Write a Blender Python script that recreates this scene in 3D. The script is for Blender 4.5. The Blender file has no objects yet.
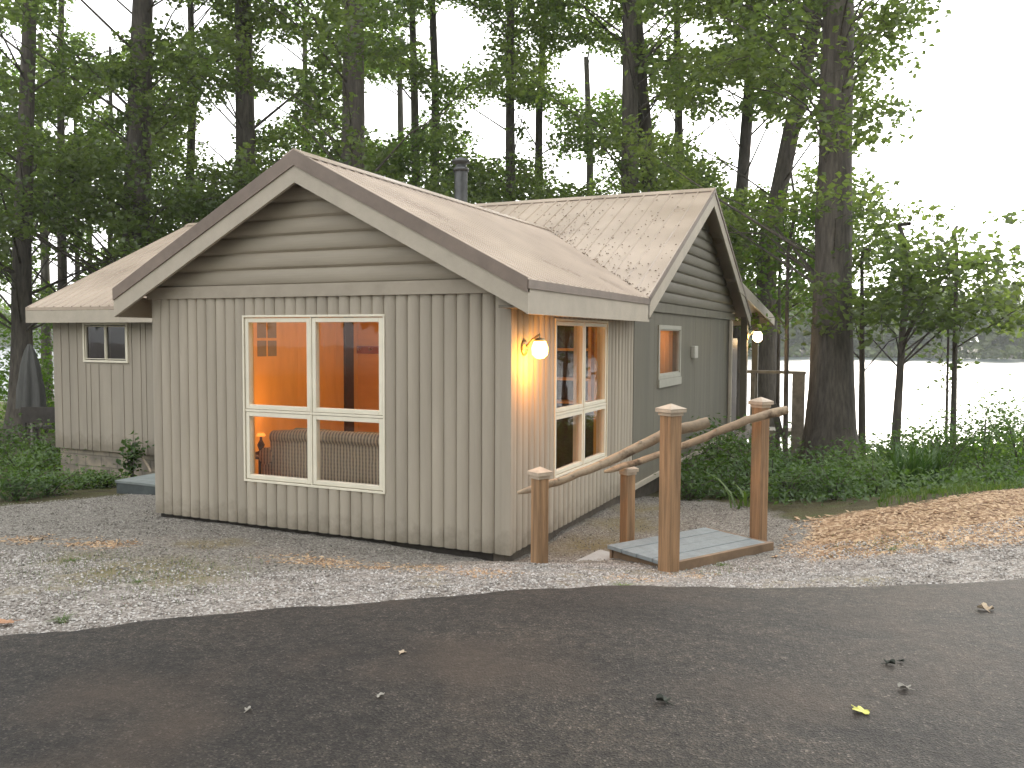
import bpy, math, random
import numpy as np
from mathutils import Vector, Matrix

rng = np.random.default_rng(11)
random.seed(5)
scene = bpy.context.scene
COL = scene.collection

# ------------------------------------------------------------------ camera
F = 854.79
HAZE = .0006
CAM = np.array([3.1909, -6.9116, 1.9584])
FW = np.array([-0.4149026, 0.90821014, -0.054865])
RT = np.array([0.90946558, 0.4157538, 0.00459655])
UP = np.array([-0.02698497, 0.0479907, 0.9984832])

def ray(u, v): return FW + RT*(u-512)/F - UP*(v-384)/F
def atz(u, v, z): q = ray(u, v); return CAM + q*(z-CAM[2])/q[2]
def atd(u, v, t): return CAM + ray(u, v)*t
def atx(u, v, x): q = ray(u, v); return CAM + q*(x-CAM[0])/q[0]
def aty(u, v, y): q = ray(u, v); return CAM + q*(y-CAM[1])/q[1]
def proj(P):
    d = np.asarray(P, float) - CAM
    z = d @ FW
    return 512 + F*(d @ RT)/z, 384 - F*(d @ UP)/z, z

cd = bpy.data.cameras.new('camera')
cd.sensor_width = 36; cd.lens = 36*F/1024; cd.clip_start = 0.05; cd.clip_end = 2000
co = bpy.data.objects.new('camera', cd); COL.objects.link(co)
m = Matrix.Identity(4)
for i in range(3):
    m[i][0] = RT[i]; m[i][1] = UP[i]; m[i][2] = -FW[i]; m[i][3] = CAM[i]
co.matrix_world = m
scene.camera = co

# ------------------------------------------------------------------ render look, sky, sun
scene.view_settings.view_transform = 'Standard'
scene.view_settings.look = 'None'
scene.view_settings.gamma = 1
scene.view_settings.exposure = 2.0
SUN_AZ_DIR = ray(905, 250); SUN_EL = math.radians(20)
az = math.atan2(SUN_AZ_DIR[0], SUN_AZ_DIR[1])          # clockwise from +Y
w = bpy.data.worlds.new('World'); scene.world = w; w.use_nodes = True
nt = w.node_tree; nt.nodes.clear()
wo = nt.nodes.new('ShaderNodeOutputWorld'); bg = nt.nodes.new('ShaderNodeBackground')
sk = nt.nodes.new('ShaderNodeTexSky'); sk.sky_type = 'NISHITA'; sk.sun_disc = False
sk.sun_elevation = SUN_EL; sk.sun_rotation = az; sk.dust_density = 3.0; sk.air_density = 1.0
hs = nt.nodes.new('ShaderNodeHueSaturation'); hs.inputs['Saturation'].default_value = 0.22
hs.inputs['Value'].default_value = 3.2
gm_ = nt.nodes.new('ShaderNodeGamma'); gm_.inputs[1].default_value = .30          # thin cloud evens the sky out
nt.links.new(sk.outputs[0], gm_.inputs[0]); nt.links.new(gm_.outputs[0], hs.inputs['Color']); nt.links.new(hs.outputs[0], bg.inputs[0])
bg.inputs[1].default_value = 0.15
nt.links.new(bg.outputs[0], wo.inputs[0])
sl = bpy.data.lights.new('sun', 'SUN'); sl.energy = .9; sl.angle = math.radians(14); sl.color = (1, .93, .82)
so = bpy.data.objects.new('sun', sl); COL.objects.link(so)
sd = Vector((math.sin(az)*math.cos(SUN_EL), math.cos(az)*math.cos(SUN_EL), math.sin(SUN_EL)))
so.rotation_euler = (-sd).to_track_quat('-Z', 'Y').to_euler()
so.location = (0, 0, 30)

# ------------------------------------------------------------------ materials
def new_mat(name):
    mt = bpy.data.materials.new(name); mt.use_nodes = True
    n = mt.node_tree; n.nodes.clear()
    out = n.nodes.new('ShaderNodeOutputMaterial')
    return mt, n, out
def N(n, kind, **kw):
    nd = n.nodes.new(kind)
    for k, v in kw.items():
        if k in nd.inputs.keys(): nd.inputs[k].default_value = v
        else: setattr(nd, k, v)
    return nd
def ramp(n, stops):
    r = n.nodes.new('ShaderNodeValToRGB'); el = r.color_ramp.elements
    while len(el) < len(stops): el.new(.5)
    for e, (p, c) in zip(el, stops):
        e.position = p; e.color = (*c, 1) if len(c) == 3 else c
    return r
def mixc(n, fac, a, b, mode='MIX'):
    x = n.nodes.new('ShaderNodeMix'); x.data_type = 'RGBA'; x.blend_type = mode
    for idx, v in ((0, fac), (6, a), (7, b)):
        if hasattr(v, 'links') or hasattr(v, 'is_linked'): n.links.new(v, x.inputs[idx])
        elif isinstance(v, (int, float)): x.inputs[idx].default_value = v
        else: x.inputs[idx].default_value = (*v, 1)
    return x.outputs[2]
def coords(n, scale=(1, 1, 1), obj=False):
    t = n.nodes.new('ShaderNodeTexCoord') if obj else n.nodes.new('ShaderNodeNewGeometry')
    mp = n.nodes.new('ShaderNodeMapping'); mp.inputs['Scale'].default_value = scale
    n.links.new(t.outputs['Object'] if obj else t.outputs['Position'], mp.inputs[0])
    return mp.outputs[0]

def simple(name, c, rough=.6, var=.18, scale=6, stretch=(1, 1, 1), bump=.15, bscale=None, spec=.3, metal=0, dirt=None):
    """paint / wood / metal with two scales of uneven tone, and a fine bump"""
    mt, n, out = new_mat(name)
    p = N(n, 'ShaderNodeBsdfPrincipled', Roughness=rough, Metallic=metal)
    p.inputs['Specular IOR Level'].default_value = spec
    co_ = coords(n, stretch)
    no = N(n, 'ShaderNodeTexNoise', Scale=scale, Detail=6, Roughness=.65); n.links.new(co_, no.inputs[0])
    no2 = N(n, 'ShaderNodeTexNoise', Scale=scale*.16, Detail=3); n.links.new(co_, no2.inputs[0])
    lo = tuple(x*(1-var) for x in c); hi = tuple(min(1, x*(1+var)) for x in c)
    r = ramp(n, [(.3, lo), (.7, hi)]); n.links.new(no.outputs[0], r.inputs[0])
    r2 = ramp(n, [(.3, (1-var*.7,)*3), (.7, (1+var*.3,)*3)]); n.links.new(no2.outputs[0], r2.inputs[0])
    cc = mixc(n, 1.0, r.outputs[0], r2.outputs[0], 'MULTIPLY')
    if dirt:
        col, sc, lo_, hi_ = dirt
        d = N(n, 'ShaderNodeTexNoise', Scale=sc, Detail=5, Roughness=.7); n.links.new(co_, d.inputs[0])
        dr = ramp(n, [(lo_, (0, 0, 0)), (hi_, (1, 1, 1))]); n.links.new(d.outputs[0], dr.inputs[0])
        cc = mixc(n, dr.outputs[0], cc, col)
    n.links.new(cc, p.inputs['Base Color'])
    if bump:
        b = N(n, 'ShaderNodeBump', Strength=bump, Distance=.01)
        nb = N(n, 'ShaderNodeTexNoise', Scale=bscale or scale*4, Detail=4); n.links.new(co_, nb.inputs[0])
        n.links.new(nb.outputs[0], b.inputs['Height']); n.links.new(b.outputs[0], p.inputs['Normal'])
    n.links.new(p.outputs[0], out.inputs[0])
    return mt

def emit(name, c, s):
    mt, n, out = new_mat(name)
    e = N(n, 'ShaderNodeEmission', Strength=s); e.inputs[0].default_value = (*c, 1)
    n.links.new(e.outputs[0], out.inputs[0]); return mt

def glass(name, tint=(1, 1, 1), base=.06):
    mt, n, out = new_mat(name)
    t = N(n, 'ShaderNodeBsdfTransparent'); t.inputs[0].default_value = (*tint, 1)
    g = N(n, 'ShaderNodeBsdfGlossy', Roughness=.02); g.inputs[0].default_value = (1, 1, 1, 1)
    fr = N(n, 'ShaderNodeFresnel', IOR=1.5)
    co_ = coords(n, (1, 1, 1)); no = N(n, 'ShaderNodeTexNoise', Scale=2.5, Detail=2); n.links.new(co_, no.inputs[0])
    b = N(n, 'ShaderNodeBump', Strength=.04, Distance=.02); n.links.new(no.outputs[0], b.inputs['Height'])
    n.links.new(b.outputs[0], g.inputs['Normal'])
    ad = N(n, 'ShaderNodeMath', operation='ADD', use_clamp=True); n.links.new(fr.outputs[0], ad.inputs[0]); ad.inputs[1].default_value = base
    ge = N(n, 'ShaderNodeNewGeometry'); fb = N(n, 'ShaderNodeMath', operation='SUBTRACT'); fb.inputs[0].default_value = 1; n.links.new(ge.outputs['Backfacing'], fb.inputs[1])
    mu = N(n, 'ShaderNodeMath', operation='MULTIPLY'); n.links.new(ad.outputs[0], mu.inputs[0]); n.links.new(fb.outputs[0], mu.inputs[1])
    mx = N(n, 'ShaderNodeMixShader'); n.links.new(mu.outputs[0], mx.inputs[0])
    n.links.new(t.outputs[0], mx.inputs[1]); n.links.new(g.outputs[0], mx.inputs[2])
    n.links.new(mx.outputs[0], out.inputs[0]); return mt

def leaf_mat(name, cols, trans=.45, tcol=None):
    mt, n, out = new_mat(name)
    g = N(n, 'ShaderNodeNewGeometry')
    r = ramp(n, [(i/(len(cols)-1), c) for i, c in enumerate(cols)]); n.links.new(g.outputs['Random Per Island'], r.inputs[0])
    no = N(n, 'ShaderNodeTexNoise', Scale=.45, Detail=2); n.links.new(g.outputs['Position'], no.inputs[0])
    rr = ramp(n, [(.35, (.72, .78, .8)), (.65, (1.2, 1.15, 1.0))]); n.links.new(no.outputs[0], rr.inputs[0])
    cc = mixc(n, 1.0, r.outputs[0], rr.outputs[0], 'MULTIPLY')
    d = N(n, 'ShaderNodeBsdfDiffuse'); n.links.new(cc, d.inputs[0])
    t = N(n, 'ShaderNodeBsdfTranslucent')
    tc = mixc(n, 1.0, cc, tcol or (1.35, 1.5, .6), 'MULTIPLY'); n.links.new(tc, t.inputs[0])
    gl = N(n, 'ShaderNodeBsdfGlossy', Roughness=.45); gl.inputs[0].default_value = (1, 1, 1, 1)
    mx = N(n, 'ShaderNodeMixShader'); mx.inputs[0].default_value = trans
    n.links.new(d.outputs[0], mx.inputs[1]); n.links.new(t.outputs[0], mx.inputs[2])
    m2 = N(n, 'ShaderNodeMixShader'); m2.inputs[0].default_value = .035
    n.links.new(mx.outputs[0], m2.inputs[1]); n.links.new(gl.outputs[0], m2.inputs[2])
    n.links.new(m2.outputs[0], out.inputs[0]); return mt

def siding_mat(name, c, stretch, plank=None):
    mt = simple(name, c, rough=.62, var=.10, scale=5, stretch=stretch, bump=.18, bscale=18,
                dirt=((.20, .17, .13), 1.4, .62, .80))
    n = mt.node_tree; p = [x for x in n.nodes if x.type == 'BSDF_PRINCIPLED'][0]; src = p.inputs['Base Color'].links[0].from_socket
    g = N(n, 'ShaderNodeNewGeometry'); vm = N(n, 'ShaderNodeVectorMath', operation='DIVIDE'); n.links.new(g.outputs['Position'], vm.inputs[0])
    vm.inputs[1].default_value = (4.3025/33, 4.3025/33, 50) if stretch[2] < 1 else (50, 50, .166)
    fl = N(n, 'ShaderNodeVectorMath', operation='FLOOR'); n.links.new(vm.outputs[0], fl.inputs[0])
    wn = N(n, 'ShaderNodeTexWhiteNoise'); n.links.new(fl.outputs[0], wn.inputs[0])
    r = ramp(n, [(0, (.95, .95, .95)), (1, (1.04, 1.035, 1.03))]); n.links.new(wn.outputs[0], r.inputs[0])
    cc = mixc(n, 1.0, src, r.outputs[0], 'MULTIPLY')
    sx = N(n, 'ShaderNodeSeparateXYZ'); n.links.new(g.outputs['Position'], sx.inputs[0])
    no = N(n, 'ShaderNodeTexNoise', Scale=7, Detail=5, Roughness=.7); n.links.new(g.outputs['Position'], no.inputs[0])
    ma = N(n, 'ShaderNodeMath', operation='MULTIPLY_ADD'); n.links.new(no.outputs[0], ma.inputs[0]); ma.inputs[1].default_value = .55; n.links.new(sx.outputs[2], ma.inputs[2])
    rs = ramp(n, [(.25, (.55, .55, .55)), (.48, (0, 0, 0))]); n.links.new(ma.outputs[0], rs.inputs[0])      # mud splashed up from the gravel
    cc = mixc(n, rs.outputs[0], cc, (.15, .125, .09))
    n.links.new(cc, p.inputs['Base Color']); return mt

M = {}
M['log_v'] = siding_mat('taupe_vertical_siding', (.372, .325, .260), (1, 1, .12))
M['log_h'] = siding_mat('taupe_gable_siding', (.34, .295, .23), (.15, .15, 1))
M['log_h_shaded'] = siding_mat('shaded_side_gable_siding'.replace('shaded_', ''), (.165, .15, .118), (.15, .15, 1))  # darker copy of the gable siding; the rake's shade is in its colour
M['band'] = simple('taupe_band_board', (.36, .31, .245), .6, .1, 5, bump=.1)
M['flat'] = siding_mat('flat_siding', (.150, .138, .106), (1, 1, .1))  # the side wall's shade is put into this darker siding colour
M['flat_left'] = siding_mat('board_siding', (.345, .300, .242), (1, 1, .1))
M['trim'] = simple('trim_paint', (.43, .375, .30), .55, .10, 4, bump=.08)
M['cream'] = simple('cream_window_paint', (.74, .68, .55), .45, .06, 5, bump=.05)
M['browntrim'] = simple('brown_roof_edge', (.20, .155, .125), .5, .15, 5, bump=.05)
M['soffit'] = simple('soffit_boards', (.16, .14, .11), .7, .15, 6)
M['foundation'] = simple('foundation_concrete', (.12, .10, .08), .9, .3, 7, bump=.5)
M['footing'] = simple('darker_footing', (.05, .043, .037), .95, .3, 7, bump=.4)  # footing concrete, darker than the side foundation
M['cedar'] = simple('cedar_post', (.31, .185, .098), .65, .42, 4, (6, 6, .35), .6, 12, dirt=((.16, .085, .04), 1.7, .60, .72))
M['cedar_pale'] = simple('weathered_cedar_cap', (.47, .38, .29), .65, .22, 8, bump=.2)
M['lograil'] = simple('peeled_log', (.37, .285, .195), .65, .36, 5, (1, 1, 1), .5, 22, dirt=((.11, .078, .052), 5, .50, .66))
M['greydeck'] = simple('grey_deck_paint', (.215, .245, .255), .55, .18, 5, (3, 3, 3), .2)
M['greydeck_dark'] = simple('grey_step_paint', (.075, .085, .085), .6, .2, 6)
M['bench'] = simple('dark_bench_wood', (.06, .052, .045), .8, .3, 6)
M['greystep'] = simple('grey_green_step_planks', (.20, .22, .21), .6, .2, 5)
M['rim'] = simple('brown_platform_rim', (.22, .145, .09), .65, .25, 5)
M['paver'] = simple('concrete_slab', (.36, .36, .345), .85, .12, 9, bump=.3)
M['bark'] = simple('bark', (.105, .09, .075), .9, .45, 7, (2.2, 2.2, .35), .9, 16)  # lightened base; a hazy veil is put into the bark colour
M['bark_far'] = simple('bark_grey', (.125, .11, .093), .9, .4, 5, (2, 2, .4), .6, 12)
M['black'] = simple('black_metal', (.03, .028, .026), .45, .2, 8)
M['flue'] = simple('dark_flue_metal', (.10, .10, .10), .4, .2, 6, metal=.6)
M['glass'] = glass('window_glass', (1, 1, 1), .0)
M['glass_side'] = glass('side_window_glass', (.9, .9, .9), .0)
M['glass_dark'] = glass('left_window_glass', (.5, .5, .5), .0)
M['bulb'] = emit('lit_globe', (1, .46, .08), 7)
M['bulb_far'] = emit('lit_porch_globe', (1, .78, .45), 12)
M['shade'] = emit('lit_lampshade', (1, .26, .04), .5)
M['pine'] = simple('pine_boards', (.66, .40, .13), .5, .14, 3, (1, 1, .25), .06)
M['pine_h'] = simple('pine_wall', (.64, .37, .14), .5, .14, 3, (.25, .25, 1), .06)
M['pinefloor'] = simple('pine_floor', (.34, .17, .07), .4, .2, 5)
M['ceil'] = simple('ceiling_boards', (.6, .42, .24), .6, .1, 4)
M['darkwood'] = simple('dark_wood', (.05, .03, .02), .5, .3, 6)
M['redwood'] = simple('red_coat_rack_wood', (.30, .09, .035), .5, .2, 6)
M['green_cushion'] = simple('green_cushion', (.12, .14, .10), .9, .2, 14)
M['curtain'] = None
M['dusk_pane'] = simple('door_light_grey', (.22, .20, .16), .3, .1, 5)
M['canvas'] = simple('grey_canvas', (.11, .108, .10), .85, .2, 5, (3, 3, .4))
M['greywood'] = simple('grey_weathered_wood', (.25, .23, .20), .8, .3, 6, (1, 1, 1))
M['whiteplastic'] = simple('pale_box', (.45, .43, .38), .5, .08, 6)
M['brass'] = simple('aged_brass', (.35, .27, .15), .4, .2, 8, metal=.7)
M['hook'] = simple('brass_hook', (.6, .5, .3), .3, .1, 6, metal=.8)

# roof metal: tan paint with leaf litter specks and dull patches
def roof_mat():
    mt, n, out = new_mat('tan_metal_roof')
    p = N(n, 'ShaderNodeBsdfPrincipled', Roughness=.3); p.inputs['Specular IOR Level'].default_value = .5
    c = coords(n)
    no = N(n, 'ShaderNodeTexNoise', Scale=1.3, Detail=5); n.links.new(c, no.inputs[0])
    r = ramp(n, [(.3, (.36, .28, .215)), (.7, (.475, .38, .295))]); n.links.new(no.outputs[0], r.inputs[0])
    sp = N(n, 'ShaderNodeTexNoise', Scale=19, Detail=3, Roughness=.6); n.links.new(c, sp.inputs[0])
    msk = N(n, 'ShaderNodeTexNoise', Scale=.9, Detail=3); n.links.new(c, msk.inputs[0])
    ad = N(n, 'ShaderNodeMath', operation='MULTIPLY_ADD'); n.links.new(msk.outputs[0], ad.inputs[0]); ad.inputs[1].default_value = .42; n.links.new(sp.outputs[0], ad.inputs[2])
    sr = ramp(n, [(.99, (0, 0, 0)), (1.0, (.4, .4, .4))]); n.links.new(ad.outputs[0], sr.inputs[0])
    cc = mixc(n, sr.outputs[0], r.outputs[0], (.10, .07, .045))
    n.links.new(cc, p.inputs['Base Color'])
    rr = ramp(n, [(.3, (.26,)*3), (.7, (.42,)*3)]); n.links.new(no.outputs[0], rr.inputs[0]); n.links.new(rr.outputs[0], p.inputs['Roughness'])
    n.links.new(p.outputs[0], out.inputs[0]); return mt
M['roof'] = roof_mat()

def block_mat():
    mt, n, out = new_mat('foundation_blocks')
    p = N(n, 'ShaderNodeBsdfPrincipled', Roughness=.9)
    g = N(n, 'ShaderNodeNewGeometry'); sx = N(n, 'ShaderNodeSeparateXYZ'); cb = N(n, 'ShaderNodeCombineXYZ')
    n.links.new(g.outputs['Position'], sx.inputs[0]); n.links.new(sx.outputs[0], cb.inputs[0]); n.links.new(sx.outputs[2], cb.inputs[1])
    br = N(n, 'ShaderNodeTexBrick', Scale=1.0); br.inputs['Color1'].default_value = (.30, .26, .21, 1); br.inputs['Color2'].default_value = (.25, .22, .18, 1)
    br.inputs['Mortar'].default_value = (.19, .17, .14, 1); br.inputs['Brick Width'].default_value = .4; br.inputs['Row Height'].default_value = .2; br.inputs['Mortar Size'].default_value = .012
    n.links.new(cb.outputs[0], br.inputs[0])
    no = N(n, 'ShaderNodeTexNoise', Scale=5, Detail=6); n.links.new(g.outputs['Position'], no.inputs[0])
    r = ramp(n, [(.3, (.6, .6, .6)), (.7, (1.25, 1.2, 1.1))]); n.links.new(no.outputs[0], r.inputs[0])
    n.links.new(mixc(n, 1.0, br.outputs[0], r.outputs[0], 'MULTIPLY'), p.inputs['Base Color'])
    n.links.new(p.outputs[0], out.inputs[0]); return mt
M['block'] = block_mat()

def wicker_mat():
    mt, n, out = new_mat('brown_wicker')
    p = N(n, 'ShaderNodeBsdfPrincipled', Roughness=.6)
    c = coords(n)
    wv = N(n, 'ShaderNodeTexWave', Scale=8, Distortion=1.5, Detail=2, bands_direction='X'); n.links.new(c, wv.inputs[0])
    w2 = N(n, 'ShaderNodeTexWave', Scale=8, Distortion=1.5, Detail=2, bands_direction='Z'); n.links.new(c, w2.inputs[0])
    mu = N(n, 'ShaderNodeMath', operation='MULTIPLY_ADD'); n.links.new(w2.outputs[1], mu.inputs[0]); mu.inputs[1].default_value = .16; n.links.new(wv.outputs[1], mu.inputs[2])
    r = ramp(n, [(.0, (.09, .07, .05)), (.85, (.36, .29, .20))]); n.links.new(mu.outputs[0], r.inputs[0])
    n.links.new(r.outputs[0], p.inputs['Base Color'])
    b = N(n, 'ShaderNodeBump', Strength=.6, Distance=.01); n.links.new(mu.outputs[0], b.inputs['Height']); n.links.new(b.outputs[0], p.inputs['Normal'])
    n.links.new(p.outputs[0], out.inputs[0]); return mt
M['wicker'] = wicker_mat()

M['curtain'] = leaf_mat('thin_tan_curtain', [(.55, .30, .14), (.60, .33, .16)], .6, (1, 1, 1))
M['leaf'] = leaf_mat('maple_leaves', [(.085, .115, .038), (.11, .148, .05), (.135, .172, .06), (.095, .13, .042)], .66, (1.5, 1.6, 1.0))
M['leaf_far'] = leaf_mat('lake_side_leaves', [(.085, .12, .02), (.11, .145, .028), (.125, .16, .034)], .5)
M['leaf_shrub'] = leaf_mat('shrub_leaves', [(.05, .095, .022), (.075, .13, .034), (.105, .17, .048), (.06, .11, .034)], .42)
M['leaf_mid'] = leaf_mat('hazy_maple_leaves', [(.085, .13, .035), (.115, .165, .048), (.145, .19, .055)], .66, (1.5, 1.6, 1.0))  # paler maple greens for the back rows; airy glow put into the colour
M['leaf_bright'] = leaf_mat('backlit_leaves', [(.08, .15, .02), (.11, .19, .03), (.14, .21, .035)], .6)  # lighter greens with backlight and sunlight put into the colour
M['blade'] = leaf_mat('strap_leaves', [(.03, .075, .02), (.05, .10, .03), (.07, .12, .035)], .3)
M['grassb'] = leaf_mat('grass_blades', [(.08, .13, .03), (.11, .17, .04), (.15, .19, .06)], .4)

def ground_mat():
    """gravel, darker gravel, chips and soil; the zones come from vertex colours (R pale gravel, G mulch, B soil, A-like grass in a second layer)"""
    mt, n, out = new_mat('gravel_soil_ground')
    p = N(n, 'ShaderNodeBsdfPrincipled', Roughness=.9); p.inputs['Specular IOR Level'].default_value = .2
    c = coords(n)
    at = N(n, 'ShaderNodeVertexColor', layer_name='zone'); sep = N(n, 'ShaderNodeSeparateColor'); n.links.new(at.outputs[0], sep.inputs[0])
    # uneven zone borders
    nz = N(n, 'ShaderNodeTexNoise', Scale=2.2, Detail=6, Roughness=.7); n.links.new(c, nz.inputs[0])
    def edge(src, k=.55):
        a = N(n, 'ShaderNodeMath', operation='MULTIPLY_ADD'); n.links.new(nz.outputs[0], a.inputs[0]); a.inputs[1].default_value = k*2; n.links.new(src, a.inputs[2])
        r = ramp(n, [(.5+k-.12, (0, 0, 0)), (min(1., .5+k+.12), (1, 1, 1))])
        # shift so that noise 0.5 is neutral
        s = N(n, 'ShaderNodeMath', operation='SUBTRACT'); n.links.new(a.outputs[0], s.inputs[0]); s.inputs[1].default_value = 0
        n.links.new(s.outputs[0], r.inputs[0]); return r.outputs[0]
    vo = N(n, 'ShaderNodeTexVoronoi', Scale=52); n.links.new(c, vo.inputs[0])
    vo2 = N(n, 'ShaderNodeTexVoronoi', Scale=70); n.links.new(c, vo2.inputs[0])
    big = N(n, 'ShaderNodeTexNoise', Scale=1.1, Detail=5, Roughness=.65); n.links.new(c, big.inputs[0])
    s1 = N(n, 'ShaderNodeSeparateColor'); n.links.new(vo.outputs['Color'], s1.inputs[0])
    s2 = N(n, 'ShaderNodeSeparateColor'); n.links.new(vo2.outputs['Color'], s2.inputs[0])
    pale = ramp(n, [(0, (.13, .11, .095)), (.3, (.22, .195, .17)), (.7, (.31, .28, .25)), (1, (.45, .42, .385))]); n.links.new(s1.outputs[0], pale.inputs[0])
    dark = ramp(n, [(0, (.11, .098, .083)), (.5, (.21, .19, .163)), (1, (.36, .335, .295))]); n.links.new(s2.outputs[0], dark.inputs[0])
    # thin grass-green and needle-brown stains on the pale gravel
    st = ramp(n, [(.56, (0, 0, 0)), (.68, (.75, .75, .75))]); n.links.new(big.outputs[0], st.inputs[0])
    pale2 = mixc(n, st.outputs[0], pale.outputs[0], (.24, .20, .115))
    col = mixc(n, edge(sep.outputs[0]), dark.outputs[0], pale2)
    sa_ = N(n, 'ShaderNodeVertexColor', layer_name='stain'); sm2 = N(n, 'ShaderNodeMath', operation='MULTIPLY'); n.links.new(sa_.outputs[0], sm2.inputs[0]); n.links.new(nz.outputs[0], sm2.inputs[1])
    rs_ = ramp(n, [(.15, (0, 0, 0)), (.5, (.85, .85, .85))]); n.links.new(sm2.outputs[0], rs_.inputs[0])
    col = mixc(n, rs_.outputs[0], col, (.20, .165, .085))
    # mulch
    mo = N(n, 'ShaderNodeMapping'); mo.inputs['Scale'].default_value = (1, .45, 1); mo.inputs['Rotation'].default_value = (0, 0, .7); n.links.new(c, mo.inputs[0])
    vm = N(n, 'ShaderNodeTexVoronoi', Scale=38); n.links.new(mo.outputs[0], vm.inputs[0])
    sm = N(n, 'ShaderNodeSeparateColor'); n.links.new(vm.outputs['Color'], sm.inputs[0])
    mul = ramp(n, [(0, (.16, .09, .05)), (.5, (.34, .22, .125)), (1, (.54, .39, .25))]); n.links.new(sm.outputs[1], mul.inputs[0])
    col = mixc(n, edge(sep.outputs[1], .35), col, mul.outputs[0])
    so_ = ramp(n, [(.3, (.045, .038, .022)), (.55, (.085, .075, .035)), (.75, (.07, .10, .03))]); n.links.new(nz.outputs[0], so_.inputs[0])
    col = mixc(n, edge(sep.outputs[2], .35), col, so_.outputs[0])
    n.links.new(col, p.inputs['Base Color'])
    b = N(n, 'ShaderNodeBump', Strength=.9, Distance=.02)
    bm = N(n, 'ShaderNodeMath', operation='SUBTRACT'); bm.inputs[0].default_value = 1; n.links.new(vo.outputs['Distance'], bm.inputs[1])
    n.links.new(bm.outputs[0], b.inputs['Height']); n.links.new(b.outputs[0], p.inputs['Normal'])
    n.links.new(p.outputs[0], out.inputs[0]); return mt
M['ground'] = ground_mat()

def asphalt_mat():
    mt, n, out = new_mat('asphalt')
    p = N(n, 'ShaderNodeBsdfPrincipled', Roughness=.75); p.inputs['Specular IOR Level'].default_value = .35
    c = coords(n)
    fine = N(n, 'ShaderNodeTexVoronoi', Scale=120); n.links.new(c, fine.inputs[0])
    sf = N(n, 'ShaderNodeSeparateColor'); n.links.new(fine.outputs['Color'], sf.inputs[0])
    agg = ramp(n, [(0, (.015, .0135, .012)), (.6, (.032, .0285, .025)), (.93, (.052, .047, .041)), (1, (.11, .10, .09))]); n.links.new(sf.outputs[0], agg.inputs[0])
    mp = N(n, 'ShaderNodeMapping'); mp.inputs['Rotation'].default_value = (0, 0, -.59); mp.inputs['Scale'].default_value = (.5, 1.6, 1); n.links.new(c, mp.inputs[0])
    big = N(n, 'ShaderNodeTexNoise', Scale=1.5, Detail=7, Roughness=.62); n.links.new(mp.outputs[0], big.inputs[0])
    rb = ramp(n, [(.32, (.62, .61, .60)), (.5, (1, .98, .96)), (.68, (1.45, 1.36, 1.25))]); n.links.new(big.outputs[0], rb.inputs[0])
    col = mixc(n, 1.0, agg.outputs[0], rb.outputs[0], 'MULTIPLY')
    med = N(n, 'ShaderNodeTexNoise', Scale=16, Detail=8, Roughness=.75); n.links.new(c, med.inputs[0])
    rm = ramp(n, [(.36, (.45, .44, .43)), (.5, (.95, .93, .90)), (.64, (1.5, 1.42, 1.32))]); n.links.new(med.outputs[0], rm.inputs[0])
    col = mixc(n, 1.0, col, rm.outputs[0], 'MULTIPLY')
    # rusty washes and sparse pale grit
    b2 = N(n, 'ShaderNodeTexNoise', Scale=.8, Detail=5); n.links.new(c, b2.inputs[0])
    r2 = ramp(n, [(.55, (0, 0, 0)), (.72, (.5, .5, .5))]); n.links.new(b2.outputs[0], r2.inputs[0])
    col = mixc(n, r2.outputs[0], col, (.085, .060, .042))
    gv = N(n, 'ShaderNodeTexVoronoi', Scale=9); n.links.new(c, gv.inputs[0])
    gr = ramp(n, [(.0, (1, 1, 1)), (.045, (0, 0, 0))]); n.links.new(gv.outputs['Distance'], gr.inputs[0])
    gs = N(n, 'ShaderNodeSeparateColor'); n.links.new(gv.outputs['Color'], gs.inputs[0])
    gt = N(n, 'ShaderNodeMath', operation='GREATER_THAN'); n.links.new(gs.outputs[0], gt.inputs[0]); gt.inputs[1].default_value = .8
    gm = N(n, 'ShaderNodeMath', operation='MULTIPLY'); n.links.new(gr.outputs[0], gm.inputs[0]); n.links.new(gt.outputs[0], gm.inputs[1])
    col = mixc(n, gm.outputs[0], col, (.28, .25, .20))
    n.links.new(col, p.inputs['Base Color'])
    b = N(n, 'ShaderNodeBump', Strength=.8, Distance=.008); n.links.new(fine.outputs['Distance'], b.inputs['Height'])
    bb = N(n, 'ShaderNodeBump', Strength=.7, Distance=.03); n.links.new(med.outputs[0], bb.inputs['Height']); n.links.new(b.outputs[0], bb.inputs['Normal'])
    n.links.new(bb.outputs[0], p.inputs['Normal'])
    n.links.new(p.outputs[0], out.inputs[0]); return mt
M['asphalt'] = asphalt_mat()

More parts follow.
